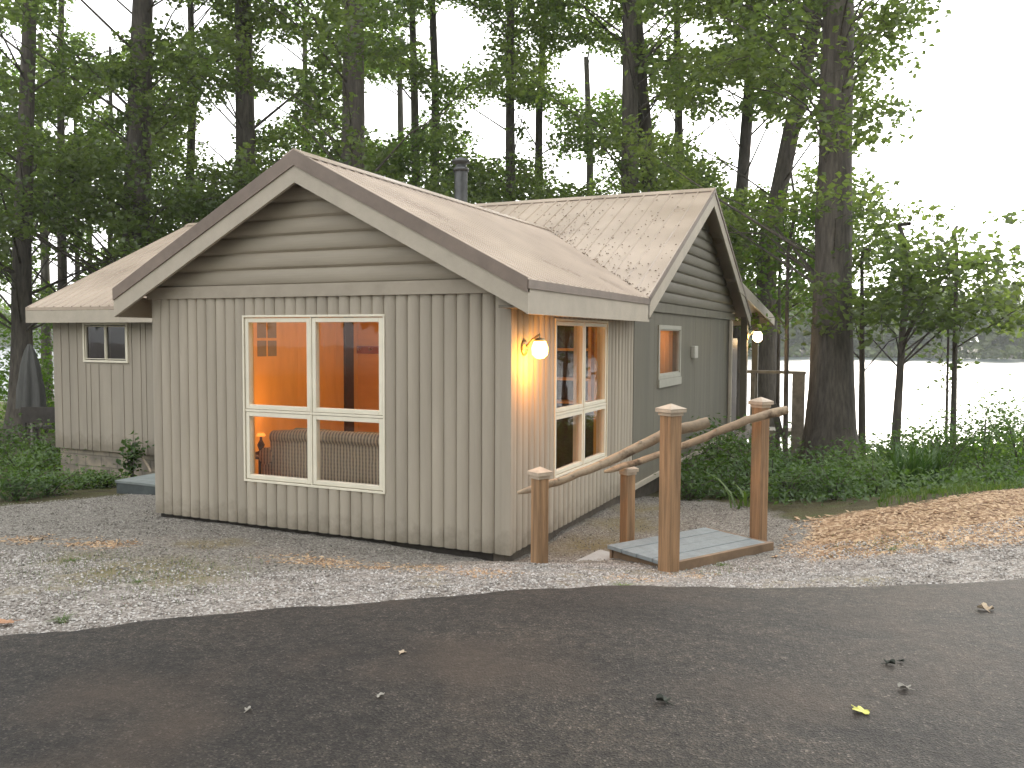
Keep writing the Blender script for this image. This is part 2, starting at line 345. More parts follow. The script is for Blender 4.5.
def water_mat():
    mt, n, out = new_mat('lake_water')
    p = N(n, 'ShaderNodeBsdfPrincipled', Roughness=.28, IOR=1.33); p.inputs['Base Color'].default_value = (.05, .07, .07, 1)
    c = coords(n, (.5, 1, 1)); no = N(n, 'ShaderNodeTexNoise', Scale=1.2, Detail=4); n.links.new(c, no.inputs[0])
    b = N(n, 'ShaderNodeBump', Strength=.25, Distance=.15); n.links.new(no.outputs[0], b.inputs['Height']); n.links.new(b.outputs[0], p.inputs['Normal'])
    n.links.new(p.outputs[0], out.inputs[0]); return mt
M['water'] = water_mat()
M['stone'] = None
def stone_mat():
    mt, n, out = new_mat('gravel_stones')
    p = N(n, 'ShaderNodeBsdfPrincipled', Roughness=.85)
    g = N(n, 'ShaderNodeNewGeometry')
    r = ramp(n, [(0, (.15, .13, .115)), (.3, (.26, .235, .21)), (.7, (.37, .34, .31)), (1, (.58, .55, .52))]); n.links.new(g.outputs['Random Per Island'], r.inputs[0])
    n.links.new(r.outputs[0], p.inputs['Base Color']); n.links.new(p.outputs[0], out.inputs[0]); return mt
M['stone'] = stone_mat()
def chip_mat():
    mt, n, out = new_mat('wood_chips')
    p = N(n, 'ShaderNodeBsdfPrincipled', Roughness=.85)
    g = N(n, 'ShaderNodeNewGeometry')
    r = ramp(n, [(0, (.18, .10, .055)), (.5, (.36, .235, .13)), (1, (.56, .41, .26))]); n.links.new(g.outputs['Random Per Island'], r.inputs[0])
    n.links.new(r.outputs[0], p.inputs['Base Color']); n.links.new(p.outputs[0], out.inputs[0]); return mt
M['chips'] = chip_mat()

# ------------------------------------------------------------------ mesh helpers
ORIG = {}
def tag(o, label=None, cat=None, group=None, kind=None):
    if label: o['label'] = label
    if cat: o['category'] = cat
    if group: o['group'] = group
    if kind: o['kind'] = kind
    return o
def empty(name, loc, label, cat, group=None):
    o = bpy.data.objects.new(name, None); COL.objects.link(o)
    o.location = tuple(float(x) for x in loc); o.empty_display_size = .2
    ORIG[o.name] = tuple(float(x) for x in loc)
    return tag(o, label, cat, group)

class MB:
    """collects geometry in world coordinates; build() links it as ONE mesh object"""
    def __init__(s): s.v = []; s.f = []; s.sm = []
    def add(s, verts, faces, smooth=False):
        b = len(s.v); s.v += [tuple(float(c) for c in p) for p in verts]
        for f in faces: s.f.append(tuple(b+i for i in f)); s.sm.append(smooth)
    def box(s, x0, x1, y0, y1, z0, z1):
        s.obox((0, 0, 0), (1, 0, 0), (0, 1, 0), (0, 0, 1), x0, x1, y0, y1, z0, z1)
    def obox(s, O, U, V, W, u0, u1, v0, v1, w0, w1):
        O, U, V, W = (np.array(k, float) for k in (O, U, V, W))
        P = [O+U*u+V*v+W*w_ for w_ in (w0, w1) for v in (v0, v1) for u in (u0, u1)]
        fs = [(0, 2, 3, 1), (4, 5, 7, 6), (0, 1, 5, 4), (2, 6, 7, 3), (0, 4, 6, 2), (1, 3, 7, 5)]
        if np.dot(np.cross(U, V), W)*(u1-u0)*(v1-v0)*(w1-w0) < 0: fs = [f[::-1] for f in fs]
        s.add(P, fs)
    def slab(s, poly, drop):
        """polygon (top) pulled straight down by drop"""
        n = len(poly); P = [np.array(p, float) for p in poly]; Q = [p-np.array((0, 0, drop)) for p in P]
        s.add(P+Q, [tuple(range(n)), tuple(range(2*n-1, n-1, -1))] + [(i, n+i, n+(i+1) % n, (i+1) % n) for i in range(n)])
    def prism(s, poly, d):
        """polygon extruded along vector d"""
        n = len(poly); P = [np.array(p, float) for p in poly]; Q = [p+np.array(d, float) for p in P]
        s.add(P+Q, [tuple(range(n-1, -1, -1)), tuple(range(n, 2*n))] + [(i, (i+1) % n, n+(i+1) % n, n+i) for i in range(n)])
    def tube(s, pts, rad, seg=10, caps=True, jitter=0, flat=None):
        pts = [np.array(p, float) for p in pts]; rings = []; vs = []
        nrm = None
        for i, p in enumerate(pts):
            t = pts[min(i+1, len(pts)-1)]-pts[max(i-1, 0)]; t /= np.linalg.norm(t)+1e-9
            if nrm is None:
                a = np.array((0, 0, 1.)) if abs(t[2]) < .9 else np.array((1., 0, 0)); nrm = np.cross(t, a)
            nrm = nrm - t*np.dot(nrm, t); nrm /= np.linalg.norm(nrm); bi = np.cross(t, nrm)
            r = rad[i] if hasattr(rad, '__len__') else rad
            for k in range(seg):
                a = 2*math.pi*k/seg; rr = r*(1+jitter*(random.random()-.5))
                vs.append(p+(nrm*math.cos(a)+bi*math.sin(a))*rr)
        fs = []
        for i in range(len(pts)-1):
            for k in range(seg):
                a = i*seg+k; b = i*seg+(k+1) % seg
                fs.append((a, b, b+seg, a+seg))
        s.add(vs, fs, True)
        if caps:
            n = len(vs); s.add(vs[:seg], [tuple(range(seg-1, -1, -1))]); s.add(vs[n-seg:], [tuple(range(seg))])
    def lathe(s, c, prof, seg=16, axis=(0, 0, 1)):
        ax = np.array(axis, float); ax /= np.linalg.norm(ax)
        a = np.array((1., 0, 0)) if abs(ax[0]) < .9 else np.array((0, 1., 0))
        e1 = np.cross(ax, a); e1 /= np.linalg.norm(e1); e2 = np.cross(ax, e1); c = np.array(c, float)
        vs = [c+ax*h+(e1*math.cos(2*math.pi*k/seg)+e2*math.sin(2*math.pi*k/seg))*r for r, h in prof for k in range(seg)]
        fs = [(i*seg+k, i*seg+(k+1) % seg, (i+1)*seg+(k+1) % seg, (i+1)*seg+k) for i in range(len(prof)-1) for k in range(seg)]
        s.add(vs, fs, True)
    def build(s, name, mat, parent=None, bevel=0):
        me = bpy.data.meshes.new(name)
        o_ = ORIG.get(parent.name) if parent is not None and parent.name in ORIG else None
        me.from_pydata(s.v, [], s.f)
        me.polygons.foreach_set('use_smooth', s.sm); me.validate(); me.update()
        me.materials.append(mat if not isinstance(mat, str) else M[mat])
        ob = bpy.data.objects.new(name, me); COL.objects.link(ob)
        if parent is not None:
            ob.parent = parent; root = parent
            while root.parent is not None: root = root.parent
            if parent is root and root.name in ORIG: ob.matrix_parent_inverse = Matrix.Translation(-Vector(ORIG[root.name]))
        if bevel:
            bv = ob.modifiers.new('bevel', 'BEVEL'); bv.width = bevel; bv.segments = 2; bv.limit_method = 'ANGLE'
        return ob

def fast_mesh(name, V, Fq, mat, parent=None, smooth=False):
    V = np.asarray(V, np.float32); Fq = np.asarray(Fq, np.int32); k = Fq.shape[1]
    me = bpy.data.meshes.new(name)
    me.vertices.add(len(V)); me.vertices.foreach_set('co', V.ravel())
    me.loops.add(Fq.size); me.loops.foreach_set('vertex_index', Fq.ravel())
    me.polygons.add(len(Fq)); me.polygons.foreach_set('loop_start', np.arange(0, Fq.size, k, dtype=np.int32))
    me.polygons.foreach_set('use_smooth', np.full(len(Fq), smooth))
    me.update(calc_edges=True)
    me.materials.append(M[mat] if isinstance(mat, str) else mat)
    ob = bpy.data.objects.new(name, me); COL.objects.link(ob)
    if parent is not None:
        ob.parent = parent
        if parent.name in ORIG: ob.matrix_parent_inverse = Matrix.Translation(-Vector(ORIG[parent.name]))
    return ob

def leaf_quads(C, size, elong=1.5, flat=.5, droop=.25):
    """folded diamond leaves at centres C; flat 0..1 pulls the blades towards horizontal"""
    n = len(C); C = np.asarray(C, float); size = np.broadcast_to(size, (n,)).astype(float)
    az_ = rng.uniform(0, 2*np.pi, n); a = np.stack([np.cos(az_), np.sin(az_), rng.normal(-droop, .45, n)], 1); a /= np.linalg.norm(a, axis=1)[:, None]
    nn = rng.normal(0, 1, (n, 3)); nn[:, 2] = np.abs(nn[:, 2]) + flat*2.0
    nn -= a*(np.sum(nn*a, 1))[:, None]; nn /= np.linalg.norm(nn, axis=1)[:, None]
    b = np.cross(a, nn)
    L = size[:, None]; Wd = L/elong
    V = np.empty((n, 4, 3))
    V[:, 0] = C - a*L*.5; V[:, 1] = C + b*Wd*.5 + nn*L*.08 - a*L*.08
    V[:, 2] = C + a*L*.5 - nn*L*.10; V[:, 3] = C - b*Wd*.5 + nn*L*.08 - a*L*.08
    return V.reshape(-1, 3), np.arange(4*n).reshape(n, 4)

# ------------------------------------------------------------------ terrain
CP = np.array([
 (3.2,-6.9,.34),(0,-4.8,.30),(3.65,-3.1,.33),(6.5,-3,.42),(7,-8,.45),(-4,-9,.2),(-3.5,-5.5,.2),(-9,-8,.0),(12,-10,.5),
 (-1.4,-3.85,.26),(-.15,-2.75,.28),(1.7,-1.4,.29),(4,-.2,.31),(7,1.2,.42),(11,2.5,.5),
 (.1,-.35,.03),(.5,-.4,.07),(0,-.05,-.07),(1.52,-.2,.05),(0,-1.2,.14),(1.2,-.75,.15),(.75,-.9,.16),
 (-1.3,-.3,-.02),(-2.5,-.3,-.03),(-4.3,-.2,-.04),(-1.3,0,-.045),(-2.8,0,-.04),(-2,-1.6,.12),(-3,-2,.1),(-4.5,-1.8,.02),(-6,-1.5,-.08),
 (-5.5,.9,-.15),(-6.9,0,-.18),(-7.2,2.2,-.35),(-8.5,3.3,-.5),(-10.5,3.5,-.55),(-11,0,-.4),(-14,2,-.6),(-14,-5,-.2),(-14,8,-.9),(-12,12,-1.1),(-16,16,-1.5),
 (.3,.6,-.11),(0,1.5,-.09),(0,3,-.12),(.6,2.2,-.11),(.4,4.2,-.2),(1.4,3.4,-.05),(1.6,1.0,.0),(.2,7,-.4),(.2,10.5,-.7),(.8,.3,-.02),(1.5,.8,.0),(2.2,1.3,.03),
 (2.4,1.9,.08),(3.2,2.2,.22),(4.5,3.9,.3),(7,5,.4),(11,6,.5),(3.3,1.2,.2),(4.5,1.5,.3),
 (2,6,-.35),(3.2,6.5,-.3),(4.8,8,-.2),(8,9,.0),(2,12,-.85),(4.3,13,-.75),(8,14,-.6),(3,18,-1.3),(8,19,-1.2),(0,16,-1.2),(3,23,-1.9),(10,24,-1.9),(-5,16,-1.5),(-5,24,-1.9),(-16,24,-1.9)], float)
def _k(r2): return np.where(r2 > 0, r2*np.log(r2+1e-12), 0)
def _tps():
    n = len(CP); d2 = ((CP[:, None, :2]-CP[None, :, :2])**2).sum(2)
    A = np.zeros((n+3, n+3)); A[:n, :n] = _k(d2)+np.eye(n)*.05; A[:n, n] = 1; A[:n, n+1:] = CP[:, :2]; A[n, :n] = 1; A[n+1:, :n] = CP[:, :2].T
    return np.linalg.solve(A, np.concatenate([CP[:, 2], [0, 0, 0]]))
TW = _tps()
def gz(x, y):
    x = np.atleast_1d(np.asarray(x, float)); y = np.atleast_1d(np.asarray(y, float)); sh = x.shape
    X = np.clip(x.ravel(), -16, 12); Y = np.clip(y.ravel(), -10, 24)
    out = np.empty(len(X))
    for i in range(0, len(X), 20000):
        xs, ys = X[i:i+20000], Y[i:i+20000]
        d2 = (xs[:, None]-CP[None, :, 0])**2+(ys[:, None]-CP[None, :, 1])**2
        out[i:i+20000] = _k(d2) @ TW[:-3] + TW[-3] + TW[-2]*xs + TW[-1]*ys
    yy = y.ravel(); xx = x.ravel()
    sh_ = 27 + 2.5*np.sin(xx*.11) + 1.2*np.sin(xx*.37+1)
    k = np.clip((yy-24)/np.maximum(sh_-24, .5), 0, 3); out = out - k*.45                   # down to the lake bed
    far = np.clip((yy-196-6*np.sin(xx*.02))/10, 0, 1); out = out*(1-far) + far*(-1.6+np.clip(yy-206, 0, 200)*.006)
    return out.reshape(sh)
def g1(x, y): return float(gz(x, y)[0])

def axis_pts(lo, hi, step, far_lo, far_hi, gr=1.16):
    c = list(np.arange(lo, hi+1e-6, step)); s = step; p = hi
    while p < far_hi: s *= gr; p += s; c.append(p)
    s = step; p = lo; pre = []
    while p > far_lo: s *= gr; p -= s; pre.append(p)
    return np.array(pre[::-1]+c)
# asphalt edge (plan), from left to right
EDGE = np.array([(-30, -20.5), (-12, -11.0), (-6, -7.2), (-3, -5.05), (-1.41, -3.90), (-.15, -2.78), (.75, -2.04), (1.69, -1.40), (2.8, -.77), (4.0, -.22), (6, .45), (9, 1.2), (16, 2.6), (40, 6)], float)
def poly_dist(P, line):
    """signed distance to polyline, positive on its left side (away from the road)"""
    best = np.full(len(P), 1e9); sg = np.ones(len(P))
    for a, b in zip(line[:-1], line[1:]):
        d = b-a; t = np.clip(((P-a) @ d)/(d @ d), 0, 1); q = a+t[:, None]*d; r = P-q; dd = np.hypot(r[:, 0], r[:, 1])
        s = np.sign(d[0]*(P[:, 1]-a[1])-d[1]*(P[:, 0]-a[0])); m_ = dd < best
        best[m_] = dd[m_]; sg[m_] = s[m_]
    return best*sg
xs = axis_pts(-10, 7, .11, -420, 420); ys = axis_pts(-6, 9, .11, -120, 480)
GX, GY = np.meshgrid(xs, ys); P2 = np.stack([GX.ravel(), GY.ravel()], 1)
GZ = gz(P2[:, 0], P2[:, 1])
dE = poly_dist(P2, EDGE)
near = (np.abs(P2[:, 0]) < 12) & (P2[:, 1] > -9) & (P2[:, 1] < 10)
GZ = GZ + np.where(near & (dE > .05), rng.normal(0, .006, len(GZ)), 0)
GZ = GZ - np.where(dE < -.12, .06, 0)              # the road bed sits lower, under the asphalt
nx, ny = len(xs), len(ys)
idx = np.arange(nx*ny).reshape(ny, nx)
Fq = np.stack([idx[:-1, :-1], idx[:-1, 1:], idx[1:, 1:], idx[1:, :-1]], 2).reshape(-1, 4)
ground = fast_mesh('ground', np.column_stack([P2, GZ]), Fq, 'ground', smooth=True); tag(ground, kind='structure')
STAINS = [(atz(u_, v_, .06)[:2], r_) for u_, v_, r_ in ((78, 563, .38), (150, 578, .60), (190, 592, .5), (105, 590, .4), (420, 572, .25), (893, 550, .35), (215, 540, .4))]
STAINS += [(np.array((.45, 1.0)), .55), (np.array((.5, 2.1)), .6), (np.array((.4, 3.1)), .5)]
VR = np.array([(.0, 4.6), (.9, 4.3), (1.6, 3.3), (2.25, 2.3), (3.2, 2.75), (4.5, 4.5), (7, 6.3), (20, 11)], float)       # soil beyond this line, right
VL = np.array([(-30, -9), (-10, -2.4), (-8, -.9), (-6.9, .35), (-6.6, 1.5), (-6.9, 2.9), (-7.2, 4.0)], float)            # soil beyond this line, left
dR = poly_dist(P2, VR); dL = poly_dist(P2, VL)
sm = lambda x: np.clip(x, 0, 1)
soil = np.maximum(sm(.5+dR*1.2)*(P2[:, 0] > -.2), sm(.5+dL*1.2)*(P2[:, 0] < -5)); soil = np.where(P2[:, 1] > 7, 1., soil)
wid = 1.40+.15*np.sin(P2[:, 0]*1.3)+.52*np.clip(-1.2-P2[:, 0], 0, 4)
pale = sm(.5+(wid-dE)*1.3)
pale = np.maximum(pale, sm(.5+(P2[:, 0]-2.4)*1.0)*(P2[:, 1] > -1))*(P2[:, 1] < 12)
side = sm((P2[:, 0]+.1)*5)*sm((P2[:, 1]-.4)*2)*sm((2.1-P2[:, 0])*2)
pale = pale*(1-side*.8)
soil = np.maximum(soil, side*.12*(P2[:, 0] < 1.1+.3*np.sin(P2[:, 1]*2)))
mul = sm(.55+(1.05-np.abs(dR+.75))*1.3)*sm((P2[:, 0]-2.15)*2.2)*(P2[:, 0] < 30)
litter = 0*np.exp(-((dE-wid+.0)/.24)**2)*(.30+.30*np.sin(P2[:, 0]*1.9+1.2)*np.sin(P2[:, 0]*.7))*(P2[:, 0] > -7)*(P2[:, 0] < .6)
mul = np.maximum(mul, litter)
stain = np.zeros(len(P2))
for q_, r_ in STAINS: stain = np.maximum(stain, np.exp(-((P2[:, 0]-q_[0])**2+(P2[:, 1]-q_[1])**2)/r_**2))
me = ground.data; cb_ = me.color_attributes.new('stain', 'FLOAT_COLOR', 'POINT'); cb_.data.foreach_set('color', np.column_stack([stain]*3+[np.ones(len(stain))]).astype(np.float32).ravel())
ca = me.color_attributes.new('zone', 'FLOAT_COLOR', 'POINT')
ca.data.foreach_set('color', np.column_stack([pale, mul, soil, np.ones(len(pale))]).astype(np.float32).ravel())

# asphalt sheet with a real edge
def resample(line, step):
    out = [line[0]]
    for a, b in zip(line[:-1], line[1:]):
        n = max(1, int(np.linalg.norm(b-a)/step)); out += [a+(b-a)*i/n for i in range(1, n+1)]
    return np.array(out)
el = resample(EDGE, .09)
k = np.ones(9)/9; els = el.copy()
for c in (0, 1): els[4:-4, c] = np.convolve(el[:, c], k, 'valid')
el = els + rng.normal(0, .010, el.shape) + np.outer(.022*np.sin(np.arange(len(el))*.31)+.018*np.sin(np.arange(len(el))*.83+1), (.53, -.85)); nrm = np.array([.53, -.85])
offs = np.concatenate([[0, .0, .03], np.arange(.15, 3, .15), np.arange(3, 16, .6)])
V = []; nrow = len(offs)
for j, o in enumerate(offs):
    P = el+nrm*o; z = gz(P[:, 0], P[:, 1]) + (.018 if j else -.05)
    V.append(np.column_stack([P, z]))
V = np.array(V); nc = len(el); idx = np.arange(nrow*nc).reshape(nrow, nc)
Fa = np.stack([idx[:-1, :-1], idx[1:, :-1], idx[1:, 1:], idx[:-1, 1:]], 2).reshape(-1, 4)
tag(fast_mesh('asphalt_driveway', V.reshape(-1, 3), Fa, 'asphalt', smooth=True), kind='structure')

# loose stones and chips lying on the surface
def inview(P, z, pad=20):
    u, v, d = proj(np.column_stack([P, z])); return (d > .5) & (u > -pad) & (u < 1024+pad) & (v < 800)
def scatter_stones(name, mat, n, dens, smin, smax, flat=.85, elong=1.):
    P = np.column_stack([rng.uniform(-9, 6.5, n), rng.uniform(-6, 5.5, n)])
    keep = rng.random(n) < dens(P); P = P[keep]; z = gz(P[:, 0], P[:, 1]); kv = inview(P, z); P = P[kv]; z = z[kv]; n = len(P)
    base = np.array([(1, 0, 0), (-1, 0, 0), (0, 1, 0), (0, -1, 0), (0, 0, 1), (0, 0, -1)], float)
    fo = np.array([(0, 2, 4), (2, 1, 4), (1, 3, 4), (3, 0, 4), (2, 0, 5), (1, 2, 5), (3, 1, 5), (0, 3, 5)])
    s = rng.uniform(smin, smax, n)**1.0; sc = np.column_stack([s*elong*rng.uniform(.8, 1.3, n), s*rng.uniform(.7, 1.1, n), s*flat*rng.uniform(.6, 1.1, n)])
    vv = base[None]*sc[:, None, :]*rng.uniform(.75, 1.2, (n, 6, 1))
    a = rng.uniform(0, 6.28, n); ca_, sa = np.cos(a), np.sin(a)
    x = vv[..., 0]*ca_[:, None]-vv[..., 1]*sa[:, None]; y = vv[..., 0]*sa[:, None]+vv[..., 1]*ca_[:, None]
    tilt = rng.normal(0, .3, n)[:, None]; zz = vv[..., 2]+x*tilt
    V = np.stack([x+P[:, 0, None], y+P[:, 1, None], zz+(z+s*flat*.25)[:, None]], 2).reshape(-1, 3)
    Fs = (np.arange(n)[:, None, None]*6+fo[None]).reshape(-1, 3)
    return tag(fast_mesh(name, V, Fs, mat), kind='stuff')
def px_ground(u_, v_):
    q_ = atz(u_, v_, .1)
    for _ in range(6): q_ = atz(u_, v_, g1(q_[0], q_[1]))
    return q_[:2]
def d_pale(P):
    d = poly_dist(P, EDGE); r = poly_dist(P, VR)
    st_ = np.zeros(len(P))
    for q_, r_ in STAINS: st_ = np.maximum(st_, np.exp(-((P[:, 0]-q_[0])**2+(P[:, 1]-q_[1])**2)/r_**2))
    return (rng.random(len(P)) > .75*st_)*((d > -.03-.12*(rng.random(len(d)) < .06)*rng.random(len(d))**2) & (d < 1.5+.15*np.sin(P[:, 0]*1.3)+.52*np.clip(-1.2-P[:, 0], 0, 4)) | ((P[:, 0] > 2.3) & (d > .01) & (r < -1.1)))*1.0
scatter_stones('loose_gravel', 'stone', 330000, d_pale, .005, .0125)
def d_dark(P):
    d = poly_dist(P, EDGE); ins = (P[:, 0] < .03) & (P[:, 0] > -4.33) & (P[:, 1] > -.03)
    return ((d > 1.2) & (poly_dist(P, VR) < 0) & (P[:, 0] < 2.5) & ~ins & (poly_dist(P, VL) < .2))*np.where((P[:, 0] > -.05) & (P[:, 1] > .3) & (P[:, 0] < 1.1), .45, .7)
M['stone_dark'] = stone_mat(); M['stone_dark'].name = 'dark_stones'
for nd in M['stone_dark'].node_tree.nodes:
    if nd.type == 'VALTORGB':
        for e, c in zip(nd.color_ramp.elements, ((.085, .077, .066), (.17, .152, .13), (.25, .226, .195), (.42, .39, .345))): e.color = (*c, 1)
scatter_stones('dark_gravel', 'stone_dark', 130000, d_dark, .005, .012)
def d_mul(P):
    r = poly_dist(P, VR); return ((np.abs(r+.75) < .85) & (P[:, 0] > 2.2))*1.0
def d_road(P):
    d = poly_dist(P, EDGE); return (d < -.02)*(.16+.84*np.exp(d/.25))
M['grit'] = M['stone_dark']
scatter_stones('road_grit', 'stone', 9000, d_road, .003, .008)
def line_px(pts): return np.array([px_ground(u_, v_) for u_, v_, z_ in pts])
ND = [line_px([(280, 558, .03), (335, 563, .04), (400, 568, .06), (488, 573, .07)]), line_px([(15, 540, -.05), (60, 540, -.03), (112, 545, .0)]), line_px([(690, 575, .06), (640, 580, .12)])]
def d_needle(P):
    k_ = np.zeros(len(P))
    for l_ in ND: k_ = np.maximum(k_, np.exp(-(poly_dist(P, l_)/.17)**2))
    return k_*(.25+.75*(np.sin(P[:, 0]*5.1)*np.sin(P[:, 1]*4.3+1) > -.3))
scatter_stones('needle_litter', 'chips', 420000, d_needle, .006, .014, .3, 2.6)
scatter_stones('wood_chip_mulch', 'chips', 60000, d_mul, .010, .022, .45, 2.0)

# lake and far shore
LAKE_Z = -2.25
lm = MB(); lm.add([(-600, 22, LAKE_Z), (600, 22, LAKE_Z), (600, 230, LAKE_Z), (-600, 230, LAKE_Z)], [(0, 1, 2, 3)])
tag(lm.build('lake_water', 'water'), kind='structure')
def far_forest():
    C = []; S = []
    n_t = 420
    xt = rng.uniform(-420, 190, n_t); yt = 201+rng.uniform(0, 44, n_t)*(np.arange(n_t) > 120)+rng.uniform(0, 4, n_t)+6*np.sin(xt*.02)
    for x, y in zip(xt, yt):
        h = rng.uniform(10, 17.5)*(1 if x > -60 else 1.05); r = rng.uniform(3.5, 6.5); z0 = -1.7
        n = 300
        d = rng.normal(0, 1, (n, 3)); d /= np.linalg.norm(d, axis=1)[:, None]; rad = rng.random(n)**.4
        p = np.column_stack([x+d[:, 0]*r*rad, y+d[:, 1]*r*rad, z0+h*.52+d[:, 2]*rad*h*.5])
        C.append(p); S.append(rng.uniform(1.1, 2.3, n))
    nb = 9000; xb = rng.uniform(-420, 190, nb); C.append(np.column_stack([xb, 197.5+6*np.sin(xb*.02)+rng.uniform(0, 10, nb), -2.1+2.6*rng.random(nb)**1.5])); S.append(rng.uniform(.9, 1.8, nb))
    V, Fq = leaf_quads(np.concatenate(C), np.concatenate(S), 1.2, -.1)
    return tag(fast_mesh('far_shore_forest', V, Fq, 'leaf_far'), 'green forest along the far shore of the lake', 'forest', kind='stuff')
far_forest()
def road_woods():  # unseen woods, added and shaped to dim the side wall and reflections
    C = []; S = []
    for i in range(150):
        a = rng.uniform(math.radians(-205), math.radians(20)); d = rng.uniform(17, 34); x, y = 2+d*math.cos(a), -5+d*math.sin(a)
        right = a > math.radians(-70); h = rng.uniform(18, 26) if right else rng.uniform(9, 13); r = rng.uniform(2.6, 4.6); n = 330 if right else 130
        if not right: x, y = x*1.35, -5+(y+5)*1.45
        q = rng.normal(0, 1, (n, 3)); q /= np.linalg.norm(q, axis=1)[:, None]; rad = rng.random(n)**.4
        z0 = rng.uniform(-.2, 1.2) if right else rng.uniform(1.5, 3.0)
        p = np.column_stack([x+q[:, 0]*r*rad, y+q[:, 1]*r*rad, z0+(h-z0)*(.5+.5*q[:, 2]*rad)])
        u, v, dd = proj(p); p = p[~((dd > 0) & (u > -150) & (u < 1174))]
        C.append(p); S.append(rng.uniform(.5, 1.0, len(p)))
    V, Fq = leaf_quads(np.concatenate(C), np.concatenate(S), 1.3, .3)
    return tag(fast_mesh('unseen_woods', V, Fq, 'leaf'), kind='stuff')
road_woods()

# ------------------------------------------------------------------ cabin
W_, O_, E_, ZR, YM = 4.3025, .2549, .2952, 3.7229, 3.8081
YG, ZR2, YB, LX, EC = 7.4364, 4.4095, 11.36, 11.2292, 2.4499
LW, H = 10.9155, 2.35
EY = YM-.2982                                   # main front eave line
SL = (ZR2-EC)/(YG-EY); SW = (ZR-EC)/(W_/2+E_)
YV = EY+(ZR-EC)/SL                              # where the wing ridge meets the main slope
cabin = empty('lake_cabin', (0, 0, 0), 'taupe cabin with brown metal roof, log siding and warmly lit windows', 'cabin')
ORIG[cabin.name] = (0, 0, 0)
PITCH = W_/33
def log_wall_v(x0, x1, z0, z1, holes, place, pitch=PITCH, bulge=.032):
    """vertical half-log siding: place(s, n, z) maps along, outwards, up"""
    b = MB(); nl = int(round((x1-x0)/pitch)); p = (x1-x0)/nl
    for i in range(nl):
        a = x0+i*p; ss = [a+p*.5*(1-math.cos(math.pi*t/8)) for t in range(9)]
        for (h0, h1, _, _) in holes:
            for e in (h0, h1):
                if a+1e-4 < e < a+p-1e-4: ss.append(e)
        ss = sorted(set(ss))
        hh = lambda s: bulge*math.sqrt(max(0, 1-((s-a)/p*2-1)**2))*(.9+.2*((i*7919 % 13)/13))+.002
        dz0 = 0
        spans_prev = None
        for s0, s1 in zip(ss[:-1], ss[1:]):
            mid = (s0+s1)/2; spans = [(z0, z1)]
            for (h0, h1, g0, g1_) in holes:
                if h0 < mid < h1: spans = [(z0, g0), (g1_, z1)]
            for za, zb in spans:
                b.add([place(s0, hh(s0), za), place(s1, hh(s1), za), place(s1, hh(s1), zb), place(s0, hh(s0), zb)], [(0, 1, 2, 3)], True)
                for zz, fl in ((za, 1), (zb, 0)):
                    q = [place(s0, -.004, zz), place(s1, -.004, zz), place(s1, hh(s1), zz), place(s0, hh(s0), zz)]
                    b.add(q, [(0, 1, 2, 3) if fl else (3, 2, 1, 0)])
    return b
def core_wall(b, u0, u1, z0, z1, holes, place, n0, n1):
    """plain slab behind the siding, with real openings"""
    us = sorted({u0, u1, *[h[0] for h in holes], *[h[1] for h in holes]})
    for a, c in zip(us[:-1], us[1:]):
        mid = (a+c)/2; sp = [(z0, z1)]
        for h in holes:
            if h[0] < mid < h[1]: sp = [(z0, h[2]), (h[3], z1)]
        for za, zb in sp:
            if zb-za < 1e-4: continue
            P = [place(u, n_, z) for z in (za, zb) for n_ in (n0, n1) for u in (a, c)]
            b.add(P, [(0, 2, 3, 1), (4, 5, 7, 6), (0, 1, 5, 4), (2, 6, 7, 3), (0, 4, 6, 2), (1, 3, 7, 5)])
front = lambda s, n_, z: (s, -n_, z)
sidep = lambda s, n_, z: (n_, s, z)
leftp = lambda s, n_, z: (s, YM-n_, z)
FWIN = (-3.0138, -1.2809, .4491, 2.1684); FZM = 1.1887
SWIN = (1.0456, 2.7274, .5328, 2.148); SZM = 1.178
GWIN = (5.0, 6.33, 1.36, 2.14)
lw = [aty(u, v, YM) for u, v in ((83.5, 323), (129, 363))]
LWIN = (lw[0][0], lw[1][0], lw[1][2], lw[0][2])

log_wall_v(-W_, 0, 0, H, [FWIN], front).build('front_wall', 'log_v', cabin)
log_wall_v(0.012, YM, 0, H-.06, [SWIN], sidep).build('side_wall', 'log_v', cabin)
b = MB(); core_wall(b, -W_+.005, -.005, .0, H+.1, [FWIN], front, -.14, -.006)
core_wall(b, .005, YM, .0, H-.02, [SWIN], sidep, -.14, -.006)
b.build('wall_core', 'pine', cabin)
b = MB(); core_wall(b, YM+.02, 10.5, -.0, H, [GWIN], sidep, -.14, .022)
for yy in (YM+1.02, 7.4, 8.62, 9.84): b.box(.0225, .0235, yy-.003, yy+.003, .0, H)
b.build('gable_wall', 'flat', cabin)
b = MB(); core_wall(b, -LW, -W_+.1, -.10, EC-.12, [LWIN], leftp, -.14, 0)
for i, xx in enumerate(np.cumsum(rng.choice([.12, .21, .30, .21], 40))-LW):
    if xx > -W_: break
    wv = .0035
    if LWIN[0]-.05 < xx < LWIN[1]+.05:
        b.box(xx-wv, xx+wv, YM-.012, YM+.0, -.10, LWIN[2]-.04); continue
    b.box(xx-wv, xx+wv, YM-.012, YM+.0, -.10, EC-.13)
b.build('left_wall', 'flat_left', cabin)
# hidden rear and end walls close the volume
b = MB(); b.box(-LW-.0, -LW+.14, YM+.15, 11.0, -.1, 2.3); b.box(-LW+.14, .0, 10.86, 11.0, -.1, 2.3); b.build('rear_wall', 'flat_left', cabin)
b = MB(); b.box(-W_+.0, -W_+.14, .15, YM+.02, 0, 2.43); b.build('end_wall', 'flat_left', cabin)
